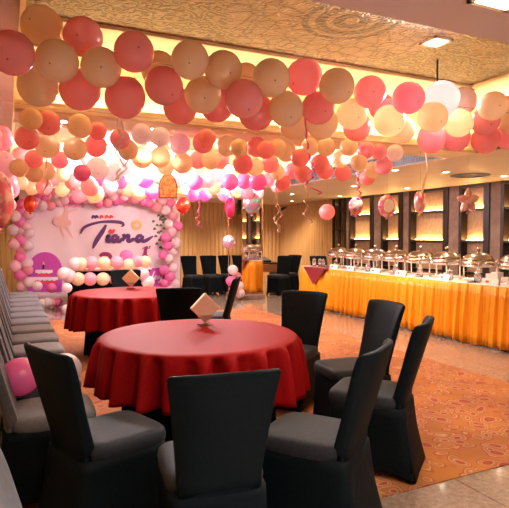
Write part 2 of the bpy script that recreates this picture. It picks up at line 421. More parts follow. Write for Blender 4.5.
# ceiling panel lights
def panel(x, y, s, lab, z=ZS):
    t = thing('ceiling_light', lab, 'light', (x, y, z), 0)
    bm = bmesh.new()
    for a, b, c, d in ((-s, s, -s, -s + .02), (-s, s, s - .02, s), (-s, -s + .02, -s, s), (s - .02, s, -s, s)): box(bm, a, b, c, d, -.014, 0)
    obj('frame', bm, M_trim, t)
    bm = bmesh.new(); box(bm, -s + .02, s - .02, -s + .02, s - .02, -.010, -.001); obj('diffuser', bm, M_lampw, t)
p = at_z(436, 41, ZU); panel(p.x, p.y, .085, 'small square lit panel in the gold relief ceiling', ZU)
p = at_z(509, -6, ZS); panel(p.x, p.y, .11, 'square lit panel in the mauve beam at the top right corner')
for i, (x, y, p_, c) in enumerate(FILL_PANELS): panel(x, y, .30, 'large square ceiling panel light added over the front chairs, %s' % ['left', 'middle', 'right'][i])  # out-of-frame housings for the added cool lamps

# downlights
def downlight_proto():
    t = thing('downlight', '', 'light')
    bm = bmesh.new(); lathe(bm, [(.045, -.004), (.075, -.008), (.075, 0), (.045, 0)], 20); obj('trim_ring', bm, M_trim, t, True)
    bm = bmesh.new(); lathe(bm, [(.043, -.006), (.043, -.001)], 20); obj('lens', bm, M_lampwarm, t)
    return t
DL = [(340, 196, 'beyond the pink balloon by the dark glass'), (292, 201, 'in front of the corner camera'), (292, 194, 'over the corner desk, farther one'),
      (354, 186, 'above the farthest niche'), (407, 188, 'above the third farthest niche'), (446, 172, 'left of the round vent'), (504, 176, 'right of the round vent'), (395, 170, 'by the grille over the buffet')]
proto = downlight_proto()
for i, (px, py, d) in enumerate(DL):
    p = at_z(px, py, ZS)
    o = proto if i == 0 else dup(proto)
    o.location = p; o['label'] = 'added round downlight %s' % d; o['group'] = 'downlights in the buffet soffit'
    l = bpy.data.lights.new('downlight_lamp', 'SPOT'); l.energy = 42; l.color = (1, .74, .46); l.spot_size = 2.2; l.spot_blend = .8; l.shadow_soft_size = .05
    lo = bpy.data.objects.new('downlight_lamp', l); lo.location = (p.x, p.y, ZS - .03); col.objects.link(lo)
OTH = [(62, 137, 'in the cross beam at the left'), (232, 197, 'in the far beam beside the mirrored column'), (160, 186, 'above the birthday banner')]
for px, py, d in OTH:
    p = at_z(px, py, ZS); p.z = ZS
    if px == 62: p = Vector((p.x * 4.72 / p.y, 4.72, ZS))
    o = dup(proto, 'added round downlight %s' % d, 'downlights in the beams', p)
EXTRA = [(1.2, 4.72, 28), (3.4, 4.72, 50), (6.3, 3.0, 45), (3.9, 13.75, 110), (6.6, 13.75, 110), (.35, 13.6, 40), (1.4, 9.8, 30), (3.6, 9.8, 45), (6.0, .8, 45), (2.2, 1.0, 20), (.95, 1.72, 22), (2.55, 1.72, 26)]  # downlights added to brighten the back wall, front chairs and hall
for x, y, e in EXTRA:
    d_ = {(1.2, 4.72): 'over the farther red table', (3.4, 4.72): 'in the cross beam over the carpet', (6.3, 3.0): 'over the near end of the buffet', (1.4, 9.8): 'over the cake table', (3.6, 9.8): 'in the far beam by the column', (6.0, .8): 'in the soffit right of the camera', (2.2, 1.0): 'in the near beam', (.95, 1.72): 'in the near beam over the front chair', (2.55, 1.72): 'in the near beam over the right chairs', (3.9, 13.75): 'over the three black chairs', (6.6, 13.75): 'over the corner desk, nearer the back wall', (.35, 13.6): 'left of the black panel'}[(x, y)]
    dup(proto, 'added round downlight %s' % d_, 'downlights in the beams', (x, y, ZS))
    l = bpy.data.lights.new('downlight_lamp', 'SPOT'); l.energy = e; l.color = (1, .78, .55); l.spot_size = 2.3; l.spot_blend = .8; l.shadow_soft_size = .05
    lo = bpy.data.objects.new('downlight_lamp', l); lo.location = (x, y, ZS - .03); col.objects.link(lo)

# bright stage lamps hung among the balloons
STAGE = [(437, 106, 4.4, 130, (1, .95, .85), 'behind the nearest garland at the right'), (152, 149, 6.6, 90, (1, .92, .95), 'above the middle of the second garland'), (112, 172, 9.2, 80, (1, .85, .95), 'in front of the birthday banner, left one'),
         (229, 170, 8.6, 60, (1, .88, .95), 'left of the mirrored column'), (186, 190, 11.0, 40, (1, .8, .95), 'at the right end of the banner')]
for px, py, d, e, c, lab in STAGE:
    p = at_d(px, py, d)
    t = thing('stage_lamp', 'glaring white stage lamp hung %s' % lab, 'lamp', p, 0, 'stage lamps among the balloons')
    dirn = (Vector((0, 0, EYE - .3)) - p); q = dirn.to_track_quat('-Z', 'Y')
    bm = bmesh.new(); lathe(bm, [(.03, .12), (.06, .10), (.075, 0), (.085, -.02), (.078, -.02), (.068, .0)], 20); h = obj('housing', bm, M_blackp, t, True); h.rotation_mode = 'QUATERNION'; h.rotation_quaternion = q
    bm = bmesh.new(); lathe(bm, [(.07, -.006), (.072, 0)], 20); h = obj('lens', bm, M_stage, t); h.rotation_mode = 'QUATERNION'; h.rotation_quaternion = q
    bm = bmesh.new(); zt = (ZS if p.z < ZS - .05 else ZU) - p.z; tube(bm, [(0, 0, .07), (0, 0, zt)], .008); obj('rod', bm, M_blackp, t)
    l = bpy.data.lights.new('stage_light', 'SPOT' if px == 437 else 'POINT'); l.energy = e
    if px == 437: l.spot_size = 1.7; l.spot_blend = .5
    l.color = c; l.shadow_soft_size = .09
    lo = bpy.data.objects.new('stage_light', l); lo.location = p + dirn.normalized() * .13; lo.rotation_euler = q.to_euler(); col.objects.link(lo)

# round vent in the soffit, wall camera, air unit
p = at_z(470, 175, ZS)
bm = bmesh.new(); lathe(bm, [(.30, -.004), (.30, -.012), (.22, -.02), (.22, -.008), (.15, -.02), (.15, -.008), (.08, -.022), (.0, -.022)], 32); o = obj('ceiling_vent', bm, M_grille); o.location = p; tag(o, 'round dark ceiling vent above the buffet', 'vent')
p = at_x(284, 208, XR - .14)
t = thing('security_camera', 'small black security camera on the corner wall', 'camera', p)
bm = bmesh.new(); tube(bm, [(0, 0, 0), (.12, 0, .05)], .015); obj('bracket', bm, M_blackp, t)
bm = bmesh.new(); tube(bm, [(.03, .02, 0), (-.12, -.08, -.04)], .04, 12); obj('body', bm, M_blackp, t)

# ================================================================ BALLOON GARLANDS
def balloon_mesh(key):
    bm = bmesh.new()
    prof = [(0.0005, 1.02), (.02, 1.0195)]
    for i in range(1, 15):
        a = i / 15 * PI; rr = math.sin(a); z = math.cos(a)
        if z < 0: z *= 1.10; rr *= (1 - .05 * abs(z) ** 3)
        prof.append((rr, z * 1.02 if z > 0 else z))
    prof.append((.03, -1.12))
    loft(bm, [ring(0, 0, z, r_, 20) for r_, z in prof])
    bmesh.ops.recalc_face_normals(bm, faces=bm.faces)
    me = bpy.data.meshes.new('balloon_' + key); bm.to_mesh(me); bm.free()
    for p_ in me.polygons: p_.use_smooth = True
    me.materials.append(LATEX[key])
    bm = bmesh.new(); loft(bm, [ring(0, 0, -1.10, .035, 8), ring(0, 0, -1.14, .05, 8), ring(0, 0, -1.18, .03, 8), ring(0, 0, -1.22, .075, 8), ring(0, 0, -1.225, .02, 8)])
    kn = bpy.data.meshes.new('knot_' + key); bm.to_mesh(kn); bm.free(); kn.materials.append(LATEX[key])
    return me, kn
BM_ = {k: balloon_mesh(k) for k in LATEX}
def balloon(key, p, r, out=None, label='', group=None, knot=True):
    o = bpy.data.objects.new('balloon', BM_[key][0]); col.objects.link(o); o.location = p; o.scale = (r, r, r)
    d = Vector(out if out is not None else (random.uniform(-1, 1), -1, random.uniform(-.6, .6))).normalized()
    o.rotation_mode = 'QUATERNION'; o.rotation_quaternion = d.to_track_quat('Z', 'Y')
    if knot:
        k = bpy.data.objects.new('knot', BM_[key][1]); col.objects.link(k); k.parent = o
    return tag(o, label, 'balloon', group)

G1 = [(12,53,22,'c'),(42,27,20.5,'k'),(38,86,20,'k'),(57,61,21,'k'),(83,37,19.5,'c'),(80,90,20,'c'),(101,67.5,20,'k'),(134,52,20,'c'),(125,98,20,'c'),
 (159,70,18,'k'),(164,86,19,'c'),(180,107,17,'c'),(190,60,19,'k'),(203,95,18.5,'k'),(217,105,17,'c'),(223.5,70,19,'k'),(244,99,19,'c'),(256,112,18,'c'),
 (246,76,13,'k'),(271,78,19,'k'),(286,109,17.5,'k'),(294,124,15,'k'),(304,77,18,'c'),(318,108,16.5,'c'),(322,123,16,'k'),(337,86,17.5,'k'),(352,114,15.5,'k'),
 (357,127,14,'c'),(370,92,16,'c'),(382,107,13,'p'),(389.5,121,15.5,'k'),(402,130,13,'k'),(408.5,98,16,'p'),(441,99,18,'w'),(432.6,117,15,'k'),(463,101,13.5,'w'),
 (458.7,123,14,'k'),(431.5,139,14,'p'),(456,137,14,'p'),(485.5,121,14,'c'),(493,106,14.5,'k'),(485.5,139.5,14,'c'),(508,109,13,'c'),(508,137,12.5,'p'),(513,122,13,'k')]
# indices of balloons that sit at the back of the bunch
BACK1 = {9, 11, 14, 18, 21, 24, 27, 29, 31, 1, 2, 5, 8, 17, 22, 33, 35, 37, 38, 41}
G2 = [(48,123,12.5,'c'),(31,119,11,'k'),(27,138,12,'c'),(47.5,146,12,'k'),(80,126,12,'k'),(75,149,11.5,'k'),(96,146,11,'c'),(34,159,9,'c'),(60,160,8.5,'p'),(19,168,9,'k'),
 (34,174,8.5,'k'),(47,171,9,'k'),(82,173,8.5,'m'),(98,131,9,'c'),(120,139,10,'p'),(128,150,10,'k'),(142,134,10.5,'w'),(160,137,10,'w'),(142,158,10.5,'k'),(160,157,10.5,'k'),
 (180,144,10.5,'l'),(182,163,10.5,'k'),(166,166,9,'k'),(203,143,10.5,'c'),(207,138,9,'c'),(211,160,9.5,'k'),(198,160,9,'c'),(227,146,10.5,'k'),(239,148,9,'k'),(221,161,8,'c'),
 (257,147,10,'c'),(266,150,9,'c'),(243,164,10,'c'),(255,167,9,'k'),(270,164,9,'c'),(278,148,9,'k'),(286,152,10,'k'),(300,158,9,'c'),(310,147,9,'k'),(326,147,9.5,'k'),
 (320,164,9.5,'c'),(325,171,8.5,'c'),(341,159,9,'k'),(349,147,9,'k'),(343,173,8.5,'c'),(366,150,9,'p'),(359,163,8.5,'k'),(303,174,9,'c'),(283,183,8,'c'),(277,172,8,'k'),
 (292,171,8,'p'),(379,152,8,'p'),(395,153,8.5,'w'),(384,166,9,'p'),(373,170,8.5,'k'),(367,178,7.5,'c')]
G3 = [(20,155,8,'c'),(62,174,8,'k'),(21,183,7,'k'),(32,188,7,'k'),(44,187,8,'c'),(62,190,7,'k'),(53,180,7,'c'),(73,182,8,'c'),(90,187,9,'c'),(8,178,8,'p'),(10,190,9,'p'),(9,205,7,'l'),
 (98,168,11,'w'),(113,172,10,'w'),(124,167,9,'w'),(134,177,9,'w'),(88,158,8,'w'),(145,180,8.5,'m'),(153,191,8,'m'),(139,192,8,'k'),(128,190,7,'k'),(95,194,9,'k'),(79,196,7,'p'),
 (195,182,8,'m'),(208,180,8,'w'),(214,188,7,'k'),(230,182,8.5,'m'),(244,181,8,'m'),(258,182,9,'m'),(268,180,7,'p'),(237,191,6.5,'k'),(224,195,6.5,'p'),(247,193,7,'p'),(258,193,6,'w'),
 (193,195,6.5,'m'),(205,195,6.5,'m'),(173,176,8,'l'),(168,192,7,'k'),(183,178,7,'w'),(110,186,8,'l'),(120,182,7,'m'),(103,180,7,'m'),(216,176,7,'l'),(277,187,6,'c')]
GN = {1: 'nearest ceiling garland', 2: 'second ceiling garland', 3: 'third ceiling garland'}
def garland(gi, lst, R, ymin, ymax, back=()):
    cnt = {}
    order = sorted(range(len(lst)), key=lambda i: lst[i][0])
    D = {}; RY = {i: ray(lst[i][0], lst[i][1]) for i in order}
    for i in order:
        rr = RY[i]; d = FPX * R / lst[i][2]; y = min(max(rr.y * d, ymin), ymax)
        if back: y += .12 if i in back else -.08
        D[i] = y / rr.y
    for it in range(60):
        for a in order:
            for b in order:
                if b <= a or abs(lst[a][0] - lst[b][0]) > 50: continue
                pa, pb = O0 + RY[a] * D[a], O0 + RY[b] * D[b]
                need = .95 * (lst[a][2] * D[a] + lst[b][2] * D[b]) / FPX
                if (pa - pb).length < need:
                    s_ = 1 if (D[a] > D[b] or (D[a] == D[b] and a > b)) else -1
                    D[a] += s_ * .012; D[b] -= s_ * .012
        for i in order:
            q = lst[i][2] / FPX; lo_ = (ymin - .12) / RY[i].y; hi_ = (ymax + .12) / RY[i].y
            D[i] = min(max(D[i], lo_), hi_, (2.83 - EYE) / (RY[i].z + q))
            if gi == 1 and RY[i].x > .3: D[i] = min(D[i], 4.94 / (RY[i].x + q))
            if gi > 1:
                zcap = (2.39 - EYE) / (RY[i].z + q)          # deepest place where it still hangs clear of the beam
                y = RY[i].y * D[i]; rr = q * D[i]
                if 4.45 - rr < y < 4.85 + rr + .02 and D[i] > zcap: D[i] = max(min(zcap, D[i]), (4.44 - rr) / RY[i].y) if zcap * RY[i].y > 4.44 - rr else (4.44 - rr) / RY[i].y
                if (RY[i].x + q) * D[i] > 4.95: D[i] = min(D[i], max(zcap, 4.94 / (RY[i].x + q)))
                if gi == 2 and D[i] > zcap and y > 4.4: D[i] = (4.44 - rr) / RY[i].y
    for i in order:
        px, py, r, k = lst[i]; p = O0 + RY[i] * D[i]
        cnt[k] = cnt.get(k, 0) + 1
        out = (random.uniform(-.5, .3), -1 if i not in back else -.1, random.uniform(-.5, .0) + (p.z - 2.45) * 2)
        balloon(k, p, r * D[i] / FPX, out, '%s %s balloon from the left in the %s' % (ORD[cnt[k] - 1], CNAME[k], GN[gi]), 'balloons of the ' + GN[gi])
garland(1, G1, .11, 2.78, 3.25, BACK1)
garland(2, G2, .10, 4.0, 5.4)
garland(3, G3, .105, 5.6, 8.2)

# arch round the banner: two columns and a crown of small pink and white balloons
arch = []
lc = [(22,286,'l'),(29,282,'w'),(20,275,'m'),(28,270,'p'),(15,266,'l'),(27,263,'w'),(20,257,'m'),(21,250,'p'),(14,244,'l'),(28,246,'w'),(20,240,'m'),(21,232,'l'),(29,233,'w'),(13,230,'w'),(20,222,'m'),(26,227,'l'),(15,216,'w'),(20,212,'m'),(28,214,'l'),(22,204,'m'),(31,203,'w')]
rc = [(170,290,'l'),(165,283,'m'),(175,284,'w'),(170,277,'m'),(164,270,'m'),(173,268,'w'),(169,259,'w'),(163,255,'m'),(172,252,'w'),(168,246,'m'),(176,243,'w'),(166,238,'m'),(172,232,'l'),(178,226,'m'),(169,224,'w'),(173,216,'p'),(166,210,'w'),(177,209,'w'),(170,202,'m'),(162,201,'l')]
top = []
for i in range(48):
    tt = i / 47; px = 34 + tt * 128; py = 196 + math.sin(i * 2.4) * 4.5 + (3 if i % 3 == 0 else -1) + 5 * (abs(tt - .5) * 2) ** 3
    top.append((px, py, 'mwplmpwlmp'[(i * 7) % 10]))
for lst, nm in ((lc, 'left column of the banner arch'), (rc, 'right column of the banner arch'), (top, 'crown of the banner arch')):
    cnt = {}
    ls = sorted(lst, key=lambda a: a[1], reverse=True) if 'column' in nm else sorted(lst, key=lambda a: a[0])
    for px, py, k in ls:
        p = at_y(px, py, 12.0 + random.uniform(-.06, .06)); cnt[k] = cnt.get(k, 0) + 1
        balloon(k, p, random.uniform(.105, .125), None, '%s %s balloon %s in the %s' % (ORD[cnt[k] - 1], CNAME[k], 'up' if 'column' in nm else 'from the left', nm), 'balloons of the ' + nm)

# ================================================================ BANNER
YBN = 12.25
def bp(px, py, dy=0): return at_y(px, py, YBN - dy)
t = thing('birthday_banner', 'large white cloth banner with purple script lettering and pink prints', 'banner', (0, 0, 0))
bm = bmesh.new()
x0, x1 = .30, 3.80; nx = 60; nz = 14; g = []
for j in range(nz + 1):
    g.append([bm.verts.new((x0 + (x1 - x0) * i / nx, YBN + .018 + .009 * math.sin(i * .55 + j * .35) + .005 * math.sin(i * .23 - j * .8), .02 + 2.42 * j / nz)) for i in range(nx + 1)])
for j in range(nz):
    for i in range(nx): bm.faces.new((g[j][i], g[j][i + 1], g[j + 1][i + 1], g[j + 1][i]))
o = obj('cloth', bm, M_banner, t, True); s = o.modifiers.new('s', 'SOLIDIFY'); s.thickness = .004
for x in (x0, x1):
    bm = bmesh.new(); tube(bm, [(x, YBN + .06, 0), (x, YBN + .06, 2.39)], .02, 8); obj('post', bm, M_steel, t)

SK = [0]
def stroke(bm, pts, widths, dy=.004, spline=True):
    """calligraphic stroke given in picture points on the banner"""
    P = [bp(*q) for q in pts]
    if spline and len(P) > 2:
        Q, W = [], []
        n = len(P)
        for i in range(n - 1):
            p0, p1, p2, p3 = P[max(i - 1, 0)], P[i], P[i + 1], P[min(i + 2, n - 1)]
            for s_ in range(5):
                u = s_ / 5
                Q.append(.5 * ((2 * p1) + (p2 - p0) * u + (2 * p0 - 5 * p1 + 4 * p2 - p3) * u * u + (3 * p1 - p0 - 3 * p2 + p3) * u ** 3))
                W.append(widths[i] * (1 - u) + widths[i + 1] * u)
        Q.append(P[-1]); W.append(widths[-1])
    else: Q, W = P, widths
    a0 = []; a1 = []; SK[0] = (SK[0] + 1) % 7; dy = dy + SK[0] * .0006
    for i, p in enumerate(Q):
        tg = (Q[min(i + 1, len(Q) - 1)] - Q[max(i - 1, 0)]); nrm = Vector((-tg.z, 0, tg.x))
        if nrm.length < 1e-6: nrm = Vector((0, 0, 1))
        nrm.normalize(); h = W[i] * .0225 * .62
        a0.append(p + nrm * h); a1.append(p - nrm * h)
    for i in range(len(Q) - 1):
        b = []
        for y in (0, dy): b.append([bm.verts.new((v.x, YBN - y, v.z)) for v in (a0[i], a0[i + 1], a1[i + 1], a1[i])])
        for q in (b[0], list(reversed(b[1]))): bm.faces.new(q)
        for k in range(4): bm.faces.new((b[0][k], b[0][(k + 1) % 4], b[1][(k + 1) % 4], b[1][k]))
def Z(l): return [(80 + a / 5.644, 200 + b / 5.644) for a, b in l]
bm = bmesh.new()
stroke(bm, Z([(3, 190), (20, 158), (60, 138), (120, 124), (180, 122), (230, 127), (246, 140), (232, 152)]), [1.2, 2.4, 2.2, 2.0, 2.6, 2.8, 2.0, .8])
stroke(bm, Z([(148, 140), (125, 180), (98, 220), (82, 250), (72, 275)]), [1.6, 3.6, 3.8, 3.0, 1.0])
obj('letter', bm, M_purple, t)
for ltr in ([[(148, 212), (162, 200), (152, 225), (160, 233), (178, 226), (190, 218)]],
            [[(212, 200), (192, 203), (182, 222), (192, 234), (210, 218), (218, 203)], [(218, 203), (212, 226), (222, 233), (236, 222), (242, 212)]],
            [[(240, 204), (250, 200), (244, 232)], [(246, 222), (264, 202), (276, 203), (270, 228), (280, 233), (300, 222), (320, 219)]],
            [[(352, 200), (330, 203), (318, 222), (328, 234), (348, 218), (358, 202)], [(358, 202), (350, 226), (362, 232), (384, 222), (412, 204)]]):
    bm = bmesh.new()
    for s_ in ltr: stroke(bm, Z(s_), [1.8] + [3.0] * (len(s_) - 2) + [1.0])
    obj('letter', bm, M_purple, t)
bm = bmesh.new(); stroke(bm, Z([(165, 170), (180, 180), (198, 166)]), [2.6, 3.8, 1.0]); obj('heart_dot', bm, M_redprint, t)['label'] = 'red heart dot'
for cx, mm in ((75, M_purple), (92, M_purple), (120, M_redprint), (150, M_redprint), (175, M_redprint)):
    bm = bmesh.new(); stroke(bm, Z([(cx - 8, 105), (cx, 92), (cx + 12, 100)]), [1.2, 2.4, 1.2]); obj('small_motif', bm, mm, t)
bm = bmesh.new(); stroke(bm, Z([(352, 275), (372, 262), (366, 312)]), [.8, 2.8, 3.2], spline=False); stroke(bm, Z([(350, 312), (384, 312)]), [1.2, 1.2], spline=False); obj('numeral', bm, M_plum, t)
bm = bmesh.new(); stroke(bm, Z([(386, 262), (380, 266), (386, 271), (380, 275)]), [.6, .7, .7, .6]); stroke(bm, Z([(394, 258), (392, 275)]), [.7, .7]); stroke(bm, Z([(390, 263), (399, 262)]), [.6, .6]); obj('lettering', bm, M_plum, t)
bm = bmesh.new(); stroke(bm, Z([(112, 318), (130, 306), (160, 308), (172, 325), (140, 345)]), [2, 3.4, 3.4, 2.6, 1]); stroke(bm, Z([(140, 308), (125, 370)]), [3, 3]); obj('letter', bm, M_plum, t)
# lower magenta field with white script
def field(pts, m, name, dy=.002, depth=.002):
    bm = bmesh.new(); P = [bp(*q) for q in pts]
    loft(bm, [[(v.x, YBN + .0 - dy, v.z) for v in P], [(v.x, YBN - dy - depth, v.z) for v in P]]); return obj(name, bm, m, t)
field([(97, 300), (97, 276), (120, 271), (166, 267), (166, 300)], M_magenta, 'magenta_field', .0, .002)
bm = bmesh.new()
for s_ in ([(398, 428), (385, 440), (392, 450), (408, 432), (420, 402)], [(420, 402), (408, 440), (416, 446)], [(432, 426), (420, 438), (426, 446), (438, 428), (434, 444), (444, 440)], [(448, 424), (446, 438), (458, 436), (466, 420), (452, 460), (440, 462)],
           ):
    stroke(bm, Z(s_), [.7] + [1.2] * (len(s_) - 2) + [.7], dy=.008)
obj('lettering', bm, M_whiteprint, t)
# magenta arch print with a tiered cake
pts = []
for i in range(25):
    a = PI * i / 24; pts.append((45 - 17 * math.cos(a), 270 - 18 * math.sin(a)))
field([(28, 292)] + pts + [(62, 292)], M_magenta, 'arch_print', .0, .003)
ck = t
def cbox(px0, px1, py0, py1, m, nm, dy=.006):
    return field([(px0, py1), (px0, py0), (px1, py0), (px1, py1)], m, nm, .003, dy)
cbox(34, 55.5, 281, 284, M_redprint, 'cake_print'); cbox(38, 50.5, 273.5, 276, M_redprint, 'cake_print')
for (a, b, y) in ((33, 56.5, 278.7), (37, 51, 271.6)):
    bm = bmesh.new(); n = int((b - a) / 2.3)
    for i in range(n + 1): stroke(bm, [(a + (b - a) * i / n - .1, y - 1.7), (a + (b - a) * i / n, y + (1.9 if i % 2 else 1.2))], [2.6, 2.2], dy=.010, spline=False)
    obj('icing_print', bm, M_whiteprint, t)
bm = bmesh.new(); stroke(bm, [(43.5, 264.8), (43.3, 269)], [1.4, 1.4], dy=.01, spline=False); obj('candle_print', bm, M_blackp, t)
bm = bmesh.new(); stroke(bm, [(43.5, 261.6), (43.6, 264.5)], [.6, 1.7], dy=.01, spline=False); obj('flame_print', bm, M_gold, t)
# blush dancer silhouette
bm = bmesh.new()
stroke(bm, [(66, 209), (66, 213), (65, 219), (62.5, 224)], [1.8, 3.4, 3.6, 5]); stroke(bm, [(66, 214), (60, 218), (53, 217)], [2, 2.4, .9]); stroke(bm, [(66, 213), (72, 211), (79, 209)], [1.6, 1.2, .8])
stroke(bm, [(64, 221), (57, 222), (53, 220)], [7, 6, 2]); stroke(bm, [(64, 221), (71, 224)], [7, 3], spline=False)
stroke(bm, [(64, 224), (68, 230), (73, 238)], [2.4, 1.8, .8]); stroke(bm, [(63, 224), (62, 231), (64, 237)], [2.2, 1.6, .8]); stroke(bm, [(66.5, 206), (66.3, 209.5)], [2.2, 2.8], spline=False)
obj('dancer_print', bm, M_fig, t)
bm = bmesh.new()
for a in range(10):
    aa = a / 10 * 2 * PI; stroke(bm, [(137 + 3.6 * math.cos(aa), 225 + 4 * math.sin(aa)), (137 + 3.6 * math.cos(aa + .75), 225 + 4 * math.sin(aa + .75))], [2.8, 2.0], spline=False)
obj('gold_ring_print', bm, M_gold, t)
bm = bmesh.new(); stroke(bm, [(139, 221), (142, 214), (138, 203)], [.6, .6, .6]); obj('ring_ribbon', bm, M_ribbon_c, t)
bm = bmesh.new(); random.seed(3)
for c0, c1 in (((155, 222), (159, 248)), ((162, 220), (163, 241)), ((160, 216), (168, 224))):
    for k in range(8):
        u = k / 7; x = c0[0] + (c1[0] - c0[0]) * u; y = c0[1] + (c1[1] - c0[1]) * u; s_ = 1 if k % 2 else -1
        stroke(bm, [(x, y), (x + s_ * 1.6, y - .8), (x + s_ * 3, y + .6)], [.5, 2.4, .4])
        obj('leaf_print', bm, M_leaf, t); bm = bmesh.new()
bm.free()
bm = bmesh.new()
for k in range(9):
    x = 52 + k * 3.2; stroke(bm, [(x, 205 + (k % 3)), (x + 3, 203 + (k % 2) * 3), (x + 6, 206 + (k % 3))], [1, 2.4, .6])
obj('pink_feather_print', bm, M_feather, t)

# ================================================================ COVERED CHAIRS
def superring(cx, cy, hx, hy, z, n=32, e=.38, zf=None):
    out = []
    for i in range(n):
        a = 2 * PI * i / n + PI / n; c, s_ = math.cos(a), math.sin(a)
        x = cx + hx * math.copysign(abs(c) ** e, c); y = cy + hy * math.copysign(abs(s_) ** e, s_)
        out.append((x, y, zf(x, y) if zf else z))
    return out
def make_chair(name, m, ms):
    t = thing(name, '', 'chair')
    # backrest cover
    bm = bmesh.new(); R = []
    for z, w_, th_, y in ((.40, .172, .036, -.168), (.48, .174, .036, -.178), (.56, .180, .034, -.205), (.66, .190, .031, -.240), (.76, .202, .028, -.275), (.85, .214, .025, -.307), (.895, .221, .022, -.324), (.918, .222, .019, -.333), (.928, .212, .011, -.337)):
        rg = superring(0, y, w_, th_, z, 32, .30)
        rg = [(x, yy + .055 * (x / .22) ** 2 * min(1, (z - .3) * 2), zz + (.010 * (1 - (x / .22) ** 2) if z > .88 else 0)) for x, yy, zz in rg]
        R.append(rg)
    loft(bm, R); obj('backrest', bm, m, t, True)
    # seat cushion
    bm = bmesh.new(); R = []
    for z, s_ in ((.405, .95), (.42, .995), (.45, 1.01), (.472, .985), (.484, .93), (.489, .80), (.491, .45)):
        R.append(superring(0, .045, .208 * s_, .218 * s_, z, 32, .36))
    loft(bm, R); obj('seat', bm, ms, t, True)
    # stretched skirt, pulled in between the feet, hem arched
    bm = bmesh.new(); R = []; n = 64
    for k in range(9):
        u = k / 8; rg = []
        for i in range(n):
            a = 2 * PI * i / n + PI / n; c, s_ = math.cos(a), math.sin(a); e = .25
            sx = math.copysign(abs(c) ** e, c); sy = math.copysign(abs(s_) ** e, s_)
            hx = .203 + .018 * u; hy = .222 + .050 * u
            # how far from a corner along the side
            mid = 1 - min(abs(sx), abs(sy)) ** 1.5
            pull = 1 - (.06 * math.sin(PI * min(u * 1.2, 1)) + .07 * u) * mid
            z = .42 * (1 - u) + (.012 + .07 * mid ** 1.2) * u
            yo = .03 - .038 * u
            rg.append((sx * hx * pull, yo + sy * hy * pull - (.02 if sy < 0 else 0) * (1 - u), z))
        R.append(rg)
    loft(bm, R, cap1=False); obj('skirt', bm, M_black, t, True)
    for sx in (-1, 1):
        for sy in (-1, 1):
            bm = bmesh.new(); lathe(bm, [(.022, 0), (.027, .004), (.026, .03), (.020, .06)], 12, sx * .182, (.235 if sy > 0 else -.252)); obj('foot_pocket', bm, m, t, True)
    # rear flare: cloth running from the backrest down to the rear feet
    bm = bmesh.new(); R = []
    for z, w_, y in ((.50, .172, -.205), (.40, .174, -.212), (.26, .182, -.235), (.12, .194, -.262), (.012, .204, -.284)):
        rg = superring(0, y + .012, w_, .014, z, 24, .3); R.append([(x, yy + .03 * (x / .2) ** 2 * (z / .5), zz + (.05 * (1 - abs(x / .2)) if z < .02 else 0)) for x, yy, zz in rg])
    loft(bm, R); obj('rear_panel', bm, m, t, True)
    return t
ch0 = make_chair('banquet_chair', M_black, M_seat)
first = [True]
def place(x, y, deg, label, group, z=0, nm=None):
    if first[0]: o = ch0; first[0] = False
    else: o = dup(ch0)
    o.location = (x, y, z); o.rotation_euler = (0, 0, math.radians(deg)); o['label'] = label; o['group'] = group; return o
ft = 'chairs around the nearer red table'; bt = 'chairs around the farther red table'
CZ = .006
place(.791, 2.13, -8.1, 'black covered chair, its back to the camera, before the nearer red table', ft)
place(.429, 2.666, -70.4, 'black covered chair at left front, seat pointing right to the nearer red table', ft, CZ)
place(1.40, 2.22, 36, 'black covered chair nearest right of the nearer red table, seen from its side', ft)
place(2.10, 2.67, 39.4, 'black covered chair standing outermost right on the carpet, seen edge-on', ft, CZ)
place(2.354, 3.247, 85.4, 'black covered chair right of the nearer red table, seat pointing left, before the orange skirting', ft, CZ)
place(2.21, 3.96, 125.2, 'black covered chair behind the right edge of the nearer red table, facing the camera', ft, CZ)
place(1.62, 5.20, -22, 'black covered chair between the two red tables, its back to the camera', bt, CZ)
place(2.27, 6.02, 62, 'black covered chair behind the nearer table, right side of the farther table, seen edge-on', bt, CZ)
place(1.55, 7.54, 172, 'black covered chair at the far side of the farther red table, before the cake table', bt, CZ)
# row against the left wall
row_y = [1.28, 3.16] + [3.80 + .53 * i for i in range(12)]
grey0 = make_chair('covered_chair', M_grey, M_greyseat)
for i, y in enumerate(row_y):
    o = grey0 if i == 0 else dup(grey0)
    o.location = (.185 if y > 2.5 else .245, y, CZ if 2.4 < y < 9.4 else 0); o.rotation_euler = (0, 0, math.radians(-90 + (0 if i % 2 else 1.5)))
    if i == 1: lab = 'dark grey covered chair against the left wall holding two balloons on its seat'
    else: lab = 'grey covered chair in the left wall row, %s beyond the one holding balloons' % ORD[i - 2]
    if i == 0: lab = 'grey covered chair beside the camera, only its back top in the lower left corner'
    o['label'] = lab; o['group'] = 'grey covered chairs along the left wall'
# chairs at the back
for i, (x, y, a) in enumerate(((4.12, 12.25, 188), (4.60, 12.22, 182), (5.07, 12.20, 180))):
    place(x, y, a, 'black covered chair at the back wall, %s of three by the mirrored column' % ['left', 'middle', 'right'][i], 'black chairs by the back wall')
place(6.05, 11.45, 118, 'black covered chair in front of the corner desk, facing left', 'black chairs by the back wall')
place(6.55, 11.9, 110, 'black covered chair behind the corner desk chair, close to the panelled wall', 'black chairs by the back wall')
place(6.85, 10.9, 150, 'black covered chair behind the far end of the buffet', 'black chairs by the back wall')

